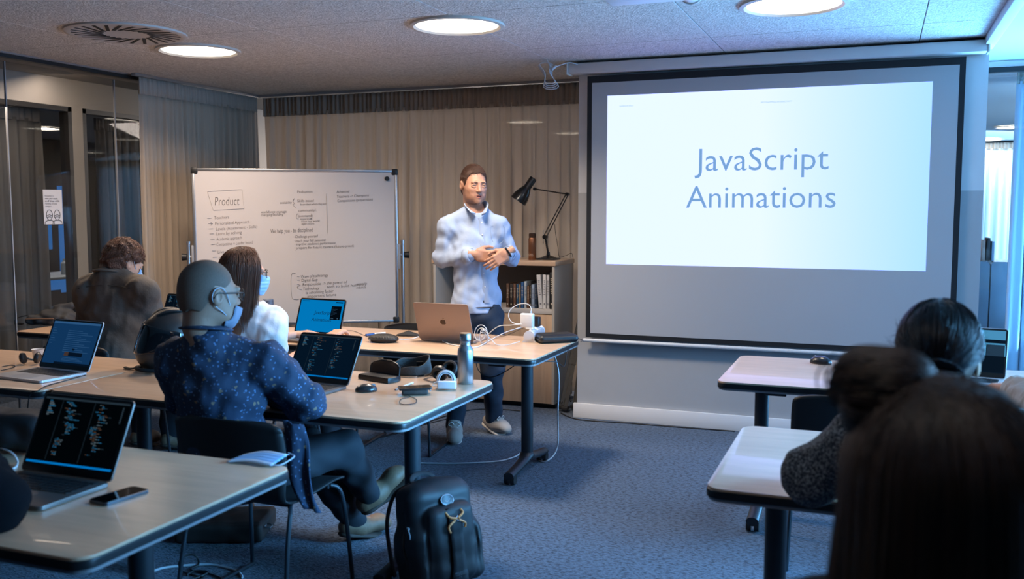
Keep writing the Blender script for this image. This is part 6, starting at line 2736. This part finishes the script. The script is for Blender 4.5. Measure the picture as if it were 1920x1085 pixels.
def spots(scale, thr, rand):
    vo = nt.nodes.new('ShaderNodeTexVoronoi')
    vo.inputs['Scale'].default_value = scale
    vo.inputs['Randomness'].default_value = rand
    ns = nt.nodes.new('ShaderNodeTexNoise')
    ns.inputs['Scale'].default_value = scale * 3.2
    nt.links.new(tc.outputs['Object'], vo.inputs['Vector'])
    nt.links.new(tc.outputs['Object'], ns.inputs['Vector'])
    ad = nt.nodes.new('ShaderNodeMath')
    ad.operation = 'MULTIPLY_ADD'
    ad.inputs[1].default_value = .55
    nt.links.new(ns.outputs[0], ad.inputs[0])
    nt.links.new(vo.outputs['Distance'], ad.inputs[2])
    ls = nt.nodes.new('ShaderNodeMath')
    ls.operation = 'LESS_THAN'
    ls.inputs[1].default_value = thr
    nt.links.new(ad.outputs[0], ls.inputs[0])
    return ls.outputs[0]


m1 = nt.nodes.new('ShaderNodeMix')
m1.data_type = 'RGBA'
m1.inputs[6].default_value = lin('1b2b42')
m1.inputs[7].default_value = lin('4f6788')
nt.links.new(spots(62, .50, 1), m1.inputs[0])
m2 = nt.nodes.new('ShaderNodeMix')
m2.data_type = 'RGBA'
m2.inputs[7].default_value = lin('74604f')
nt.links.new(m1.outputs[2], m2.inputs[6])
nt.links.new(spots(26, .44, .9), m2.inputs[0])
nt.links.new(m2.outputs[2], bs.inputs['Base Color'])

cx, cy = -2.355, 2.955
J = seated(cx, cy, R_(102), chest_h=.86, sh_h=.965, sw=.172, lean=-.035)
J['shR'] = J['shR'] + np.array((0, .02, -.01))

J['elR'] = np.array(PY(572, 752, 3.10))
J['wrR'] = np.array((-2.30, 3.22, .80))
J['elL'] = np.array((-2.60, 3.02, .80))
J['wrL'] = np.array((-2.30, 3.20, .825))
J['knR'] = np.array((-2.10, 3.40, .53))
J['anR'] = np.array(PZ(690, 925, .25))
J['toR'] = J['anR'] + np.array((.10, .15, .09))
J['knL'] = np.array((-2.30, 3.42, .51))
J['anL'] = np.array((-2.245, 3.72, .095))
J['toL'] = J['anL'] + np.array((.07, .20, -.06))
hcn = PV(393, 552, (cx, cy - .06))
Mh = head_matrix(hcn, R_(66), R_(4), 0, 1.06)
J['neck'] = A3(Mh @ Vector((0, .040, -.105))) + np.array((.012, .03, -.068))
SK_B = skin('skin_bald', '8d6b5a')
t, so, root = person('bald man with glasses and lowered mask seated in a dark blue floral shirt, arms crossed', (cx, cy), J, Mh, SK_B,
                     dict(m=M_floral, neckz=.088, g=.018, hem=-.12, hemcap=.10, sleeve=.93, wr=.007, wf=19, ga=.014, seed=3),
                     dict(m=M_dtrou, wr=.006), (M_bootb, M_bootsole, None, .05), jaw=1.0, w=1.06, armr=1.1)
hair_cap(t, Mh, root, mat('shaved_hair', '5a463b', .75, var=(200, .2)), [-.15, -.098, -.078, -.055, -.030, -.012, .02, .035, .06, .2], [.095, .085, .070, .045, .02, .034, .038, -.01, -.055, -.06], g=.0016, noise=.0003, name='shaved_hair')
glasses(t, Mh, root, mat('glasses_dark', '121214', .3))
face_mask(t, Mh, root, mat('mask_greyblue', '72788a', .85), top=-.042, loop='9aa0ac', pleats=False)
b = nb()
cpt = [J['neck'] + np.array((.078 * math.cos(a), .076 * math.sin(a), .046 - .016 * math.cos(a - R_(102)))) for a in [R_(102) + .35 + (2 * math.pi - .7) * i / 22 for i in range(23)]]
tube(b, [Vector(p - A3(root)) for p in cpt], .024, 8, flat=.3, up=(0, 0, 1))
obj('collar', b, M_floral, so, angle=180)
# shirt tail hanging beside the chair
b = nb()
V = []
tp = [PY(548, 792, 2.97), PY(556, 830, 2.955), PY(560, 880, 2.95), PY(572, 925, 2.95), PY(588, 957, 2.95)]
for i, p in enumerate(catmull(tp, 4)):
    w_ = .034 + .010 * math.sin(i * .25)
    V.append([b.verts.new(p + Vector((.0, .012 * math.sin(k * 1.6 + i * .3), 0)) + Vector((u * w_, u * w_ * .4, -.01 * u)) - Vector(root)) for k, u in enumerate((-1, -.6, -.2, .2, .6, 1))])
for i in range(len(V) - 1):
    for k in range(5):
        b.faces.new((V[i][k], V[i][k + 1], V[i + 1][k + 1], V[i + 1][k]))
obj('shirt_tail', b, M_floral, so, angle=180, solid=.006)

# ------------------------------------------------------------------ man in the grey-brown overshirt
cx, cy = -4.235, 4.29
J = seated(cx, cy, R_(97), chest_h=.93, sh_h=1.055, sw=.180, lean=.06)
J['neck'] = A3(PV(206, 518, (cx, cy + .09)))
J['elR'] = A3(PV(281, 600, (cx, cy + .12)))
J['wrR'] = A3(PV(262, 612, (cx, cy + .40)))
J['wrR'][2] = max(J['wrR'][2], .80)
Mh = head_matrix(PV(233, 494, (cx, cy + .13)), R_(72), R_(22), 0, 1.0)
SK_R = skin('skin_fair', 'c4947a')
t, so, root = person('curly red-haired man in a grey-brown overshirt seated with his back to the camera', (cx, cy), J, Mh, SK_R,
                     dict(m=mat('olive_overshirt', '57504a', .9, bump=(20, .6, 6), var=(7, .08)), g=.026, hem=-.10, hemcap=.08, sleeve=.97, wr=.0075, wf=17, ga=.018, seed=5),
                     dict(m=M_dtrou), (M_bootb, M_bootsole), w=1.02)
S = hair_cap(t, Mh, root, mat('hair_red_brown', '52301f', .6, bump=(160, .8)), [-.15, -.098, -.078, -.055, -.030, -.012, .02, .035, .06, .2], [.055, .050, .045, .035, .012, .022, .028, -.03, -.08, -.085], g=.022, noise=.006, f=95, top=.006)
g_ = np.random.default_rng(4)
n = 900
al = g_.random(n) * 2 * math.pi
el = np.arcsin(g_.random(n) * 1.15 - .2)
P0 = np.stack([.094 * np.cos(el) * np.cos(al), .018 + .114 * np.cos(el) * np.sin(al), .038 + .110 * np.sin(el)], 1)
keep = ~((P0[:, 1] < -.05) & (P0[:, 2] < .055)) & (P0[:, 2] > np.interp(P0[:, 1], [-.1, -.03, .03, .06], [.06, .03, .0, -.06]))
P0 = P0[keep]
n = len(P0)
dirn = P0 / np.linalg.norm(P0, axis=1, keepdims=True)
pa_ = g_.random(n) * 6.28
tn = np.cross(dirn, g_.normal(size=(n, 3)))
tn /= np.linalg.norm(tn, axis=1, keepdims=True)
tb = np.cross(dirn, tn)
qs = np.linspace(0, 1, 9)
out = P0[:, None, :] + dirn[:, None, :] * (qs * .012)[None, :, None] + .010 * (tn[:, None, :] * np.sin(qs * 5)[None, :, None] + tb[:, None, :] * (1 - np.cos(qs * 5))[None, :, None])
Pc, Qc = strands(out, .0016)
Mr = np.array(Matrix.Translation(-Vector(root)) @ Mh)
obj('curls', npmesh([(Pc @ Mr[:3, :3].T + Mr[:3, 3], Qc)]), mat('curl_red_brown', '5c3622', .5, island=.35), S, angle=180)
face_mask(t, Mh, root, mat('surgical_blue', '86aed6', .8), top=-.012)
b = nb()
cpt = [J['neck'] + np.array((.078 * math.cos(a), .072 * math.sin(a), .024 - .020 * math.cos(a - R_(97)))) for a in [R_(97) + .5 + (2 * math.pi - 1.0) * i / 22 for i in range(23)]]
tube(b, [Vector(p - A3(root)) for p in cpt], .028, 8, flat=.3, up=(0, 0, 1))
obj('collar', b, mat('olive_overshirt', '57504a'), so, angle=180)
bv = bvh_of(so)
b = nb()
pts = path_on(bv, [(146, 541), (165, 537), (185, 535), (205, 535), (225, 537), (245, 541)], .001)
if len(pts) > 2:
    tube(b, [p - Vector(root) for p in pts], .003, 5)
obj('yoke_seam', b, mat('overshirt_seam', '3d3833', .9), so, angle=180)

# ------------------------------------------------------------------ woman in the white T-shirt
cx, cy = -3.16, 4.31
J = seated(cx, cy, R_(80), chest_h=.86, sh_h=.975, sw=.152, lean=.0)
J['shR'] = A3(PV(513, 598, (cx, cy)))
J['elR'] = A3(PV(517, 690, (cx, cy + .05)))
J['wrR'] = np.array((-3.05, 4.78, .775))
J['shL'] = A3(PV(436, 594, (cx, cy - .02)))
J['neck'] = A3(PV(462, 574, (cx, cy)))
Mh = head_matrix(PV(462, 512, (cx, cy)), R_(40), R_(3), 0, .97)
SK_W = skin('skin_rosy', 'bd8f78')
M_tee = mat('white_tshirt', 'c6c4c6', .9, bump=(15, .4, 4))
t, so, root = person('woman with long brown hair, glasses and blue mask in a white T-shirt', (cx, cy), J, Mh, SK_W,
                     dict(m=M_tee, g=.014, hem=-.08, hemcap=.06, sleeve=.31, wr=.0045, wf=26, ga=.018, seed=7),
                     dict(m=M_dtrou), (M_shoegrey, M_sole), fem=1, w=.86, armr=.86)
M_hbrown = mat('hair_long_brown', '6b4735', .5, island=.4, spec=.3)
P, Q = long_hair(t, Mh, root, M_hbrown, 3200, .36, face=46, seed=3, rad=.0009, wave=.004, flare=-.12, back_pull=.02)
sc_ = scalp(Mh, root, g=.010, down=.20, face=-.060)
obj('hair', npmesh([(P, Q), sc_]), M_hbrown, t, angle=180)
glasses(t, Mh, root, mat('glasses_dark', '121214'), r=.026, y=-.113)
face_mask(t, Mh, root, mat('surgical_blue', '86aed6'), top=-.010, fem=1)
b = nb()
q = J['elR'] + (J['wrR'] - J['elR']) * .10
for k in range(3):
    a = J['shR'] + (J['elR'] - J['shR']) * (.86 + .05 * k)
    dv = unit(J['elR'] - J['shR'])
    e1 = unit(np.cross(dv, (0, 1, .2)))
    e2 = np.cross(dv, e1)
    tube(b, [Vector(a - A3(root) + .0395 * math.cos(x) * e1 + .0395 * math.sin(x) * e2 + dv * .012 * math.sin(2 * x + k)) for x in [2 * math.pi * i / 20 for i in range(20)]], .006, 6, closed=True, flat=.3)
obj('arm_tattoo', b, mat('tattoo_ink', '15161b', .8), t, angle=180, label='dark band on the upper arm')

# ------------------------------------------------------------------ dark-haired woman at the right
cx, cy = .135, 2.47
J = seated(cx, cy, R_(92), chest_h=.90, sh_h=1.005, sw=.165, lean=.0)
J['shL'] = A3(PV(1612, 830, (cx - .17, cy)))
J['elL'] = A3(PV(1522, 892, (cx - .25, cy + .03)))
J['wrL'] = np.array((-.04, 2.86, .79))
J['wrR'] = np.array((.40, 2.86, .79))
Mh = head_matrix(PV(1760, 674, (cx, cy)), R_(84), R_(6), 0, 1.0)
SK_D = skin('skin_olive', 'b08770')
M_blouse = mat('speckled_blouse', '2a2b31', .9, var=(170, 0), col2='8b8785', thr=(.50, .56))
t, so, root = person('woman with dark pinned-up hair in a speckled blouse leaning on a table', (cx, cy), J, Mh, SK_D,
                     dict(m=M_blouse, g=.016, hem=-.08, hemcap=.06, sleeve=.95, wr=.005, wf=24, ga=.016, seed=9),
                     dict(m=M_dtrou), (M_shoegrey, M_sole), fem=1, w=.9, armr=.95)
M_hdark = mat('hair_near_black', '1b1a20', .38, island=.5, spec=.5)
g_ = np.random.default_rng(8)
n, K = 1500, 14
al = R_(-90) + R_(48) + g_.random(n) * (2 * math.pi - 2 * R_(48))
el0 = R_(95) * g_.random(n) ** .65 - R_(5)
bun = np.array((-.008, .118, -.045))
out = np.zeros((n, K, 3))
th = .014 * g_.random(n) + .006
for k in range(K):
    q = k / (K - 1)
    el = el0 * (1 - q) + R_(-35) * q
    da = ((al - R_(90) + math.pi) % (2 * math.pi)) - math.pi
    a2 = R_(90) + da * (1 - q ** 1.6)
    out[:, k, 0] = (.078 + th) * np.cos(el) * np.cos(a2)
    out[:, k, 1] = .018 + (.098 + th) * np.cos(el) * np.sin(a2)
    out[:, k, 2] = .035 + (.092 + th) * np.sin(el) + .004 * np.sin(9 * q + al * 5)
P, Q = strands(out, .0015)
# twisted knot
n2 = 420
u1 = g_.random(n2) * 6.28
tilt_ = g_.normal(0, .5, n2)
out2 = np.zeros((n2, 16, 3))
for k in range(16):
    a = u1 + k * .30
    rr = .046 + .008 * g_.random(n2) * (k % 3 == 0)
    out2[:, k, 0] = bun[0] + rr * np.cos(a) * 1.1
    out2[:, k, 1] = bun[1] + .010 + rr * .62 * np.sin(a) * np.sin(tilt_) + .022 * np.cos(tilt_ * 2)
    out2[:, k, 2] = bun[2] + rr * np.sin(a) * np.cos(tilt_ * .6)
P2, Q2 = strands(out2, .0017)
n3 = 160
r0 = g_.normal(size=(n3, 3))
r0 /= np.linalg.norm(r0, axis=1, keepdims=True)
r0[:, 2] = np.abs(r0[:, 2]) * .8 - .1
r0[:, 1] = np.abs(r0[:, 1])
st = r0 * np.array((.092, .112, .105)) + np.array((0, .018, .035))
qs = np.linspace(0, 1, 6)
out3 = st[:, None, :] + r0[:, None, :] * (qs * .028)[None, :, None] + np.cross(r0, g_.normal(size=(n3, 3)))[:, None, :] * (qs ** 2 * .022)[None, :, None]
P3, Q3 = strands(out3, .0005)
Mr = np.array(Matrix.Translation(-Vector(root)) @ Mh)
tf = lambda P_: P_ @ Mr[:3, :3].T + Mr[:3, 3]
sc_ = scalp(Mh, root, g=.014)
S = Solid((-.09, .05, -.12), (.08, .19, .03), .004)
S.ell(bun, (.048, .034, .044), k=0)
hr = obj('hair', npmesh([(tf(P), Q), (tf(P3), Q3), sc_]), M_hdark, t, angle=180)
obj('hair_knot', npmesh([(tf(P2), Q2), S.mesh(Mr)]), M_hdark, hr, angle=180)
for k in range(7):
    a = R_(100 + 22 * k)
    b = nb()
    ball(b, Mh @ Vector((.010 + .030 * math.cos(a) + .01, .152, -.035 + .028 * math.sin(a))) - Vector(root), .0036, 10)
    obj('hair_pearl', b, mat('pearl', 'c2c7d0', .25), hr)

# ------------------------------------------------------------------ long-haired woman in the foreground
cx, cy = .075, 1.22
J = seated(cx, cy, R_(95), chest_h=.90, sh_h=1.00, sw=.165, lean=.0)
J['wrL'] = np.array((-.02, 1.52, .70))
J['wrR'] = np.array((.18, 1.52, .70))
J['elL'][2] = .72
J['elR'][2] = .72
Mh = head_matrix(PV(1762, 935, (cx, cy)), R_(100), R_(4), 0, 1.0)
t, so, root = person('woman with long loose dark brown hair and a top knot, seen from behind', (cx, cy), J, Mh, SK_W,
                     dict(m=mat('dark_top', '17181b', .9), g=.016, hem=-.08, hemcap=.06, sleeve=.95, wr=.005, seed=2),
                     dict(m=M_dtrou), (M_shoegrey, M_sole), fem=1, w=.9, armr=.9, eye=True)
M_hfore = mat('hair_dark_brown', '402d21', .42, island=.65, spec=.6)
P, Q = long_hair(t, Mh, root, M_hfore, 4200, .55, face=48, seed=12, rad=.0011, wave=.010, flare=.30, back_pull=.015, K=22, r=(.094, .114, .106), thick=.026, part=.01)
sc_ = scalp(Mh, root, g=.012, down=.36)
hr = obj('hair', npmesh([(P, Q), sc_]), M_hfore, t, angle=180)
kc = Vector(PV(1655, 742, (cx, cy), .0)) - Vector(root)
g_ = np.random.default_rng(21)
n2 = 900
u1 = g_.random(n2) * 6.28
tl = g_.normal(0, .75, n2)
out2 = np.zeros((n2, 18, 3))
for k in range(18):
    a = u1 + k * .30
    rr = .050 + .010 * g_.random() + .006 * np.sin(a * 3 + tl)
    out2[:, k, 0] = kc.x + rr * np.cos(a)
    out2[:, k, 1] = kc.y + rr * np.sin(a) * np.sin(tl) * .9
    out2[:, k, 2] = kc.z + rr * 1.15 * np.sin(a) * np.cos(tl)
P2, Q2 = strands(out2, .0012)
S = Solid(A3(kc) - .07, A3(kc) + .07, .004)
S.ell(A3(kc), (.046, .044, .052), k=0)
n3 = 260
ang_ = g_.random(n3) * 6.28
out3 = np.zeros((n3, 12, 3))
hl = Mh.translation - Vector(root)
for k in range(12):
    q = k / 11
    out3[:, k, 0] = kc.x * (1 - q) + (hl.x + .098 * np.cos(ang_)) * q + .022 * np.cos(ang_) * (1 - q)
    out3[:, k, 1] = kc.y * (1 - q) + (hl.y + .085 * np.sin(ang_)) * q + .02 * np.sin(ang_) * (1 - q)
    out3[:, k, 2] = (kc.z - .03) * (1 - q) + (hl.z + .045) * q + .055 * math.sin(math.pi * q)
P3, Q3 = strands(out3, .0011)
obj('hair_knot', npmesh([(P2, Q2), (P3, Q3), S.mesh()]), M_hfore, hr, angle=180)
b = nb()
for k in range(5):
    a0 = .3 * k
    tube(b, [kc + Vector((-.046 - .012 * math.sin(q * 3.1), -.01 + .004 * k, -.02 + .055 * q + .004 * k)) + Vector((-.010 * (k % 3), 0, 0)) for q in [i / 9 for i in range(10)]], .0013, 5)
obj('loose_loop', b, M_hfore, hr, angle=180)

# ------------------------------------------------------------------ person at the left frame edge
cx, cy = -2.48, 1.30
J = seated(cx, cy, R_(90), chest_h=.92, sh_h=1.02, sw=.185, lean=.05)
J['elR'] = A3(PZ(-18, 952, .785))
J['elR'][2] = .795
J['wrR'] = np.array((-2.45, 1.93, .80))
J['wrL'] = np.array((-2.62, 1.90, .80))
Mh = head_matrix((cx, cy + .07, 1.26), R_(85), R_(6), 0, 1.0)
t, so, root = person('person in a dark sweater with an elbow beside the laptop and flat phone', (cx, cy), J, Mh, SK_LIGHT,
                     dict(m=mat('dark_sweater', '0b0e13', 1.0, spec=.1, bump=(250, .25)), g=.022, hem=-.10, hemcap=.08, sleeve=.96, wr=.006, wf=20, ga=.022, seed=13),
                     dict(m=M_dtrou), (M_bootb, M_bootsole), w=1.0)
hair_cap(t, Mh, root, mat('hair_brown', '33211a'), [-.15, -.098, -.078, -.055, -.030, -.012, .02, .035, .06, .2], [.068, .064, .052, .034, -.002, .026, .036, -.02, -.07, -.075], g=.014, noise=.003)

# ------------------------------------------------------------------ person at the right frame edge
cx, cy = 1.03, 4.20
J = seated(cx, cy, R_(97), chest_h=.90, sh_h=1.00, sw=.170, lean=.05)
wr = A3(PZ(1904, 726, .785))
J['wrL'] = wr
J['elL'] = A3(PZ(1985, 800, .80))
J['wrR'] = np.array((.80, 4.66, .785))
Mh = head_matrix((cx, cy + .06, 1.24), R_(105), R_(8), 0, 1.0)
fd = unit(A3(PZ(1862, 722, .77)) - wr)
MLh = hand_frame(wr, fd, (0, 0, 1))
t, so, root = person('person in a beige sweatshirt with one hand on a laptop keyboard', (cx, cy), J, Mh, SK_WARM,
                     dict(m=mat('beige_sweatshirt', '9d948b', .95, bump=(250, .2)), g=.020, hem=-.10, hemcap=.08, sleeve=.95, wr=.007, wf=26, ga=.014, seed=17),
                     dict(m=M_dtrou), (M_shoegrey, M_sole), w=.92, fem=1,
                     hands=dict(L=dict(M=MLh, curl=(12, 26, 22), spread=5)))
hair_cap(t, Mh, root, mat('hair_brown', '33211a'), [-.15, -.098, -.078, -.055, -.030, -.012, .02, .035, .06, .2], [.068, .064, .052, .034, -.02, .0, .0, -.08, -.12, -.12], g=.016, noise=.003)
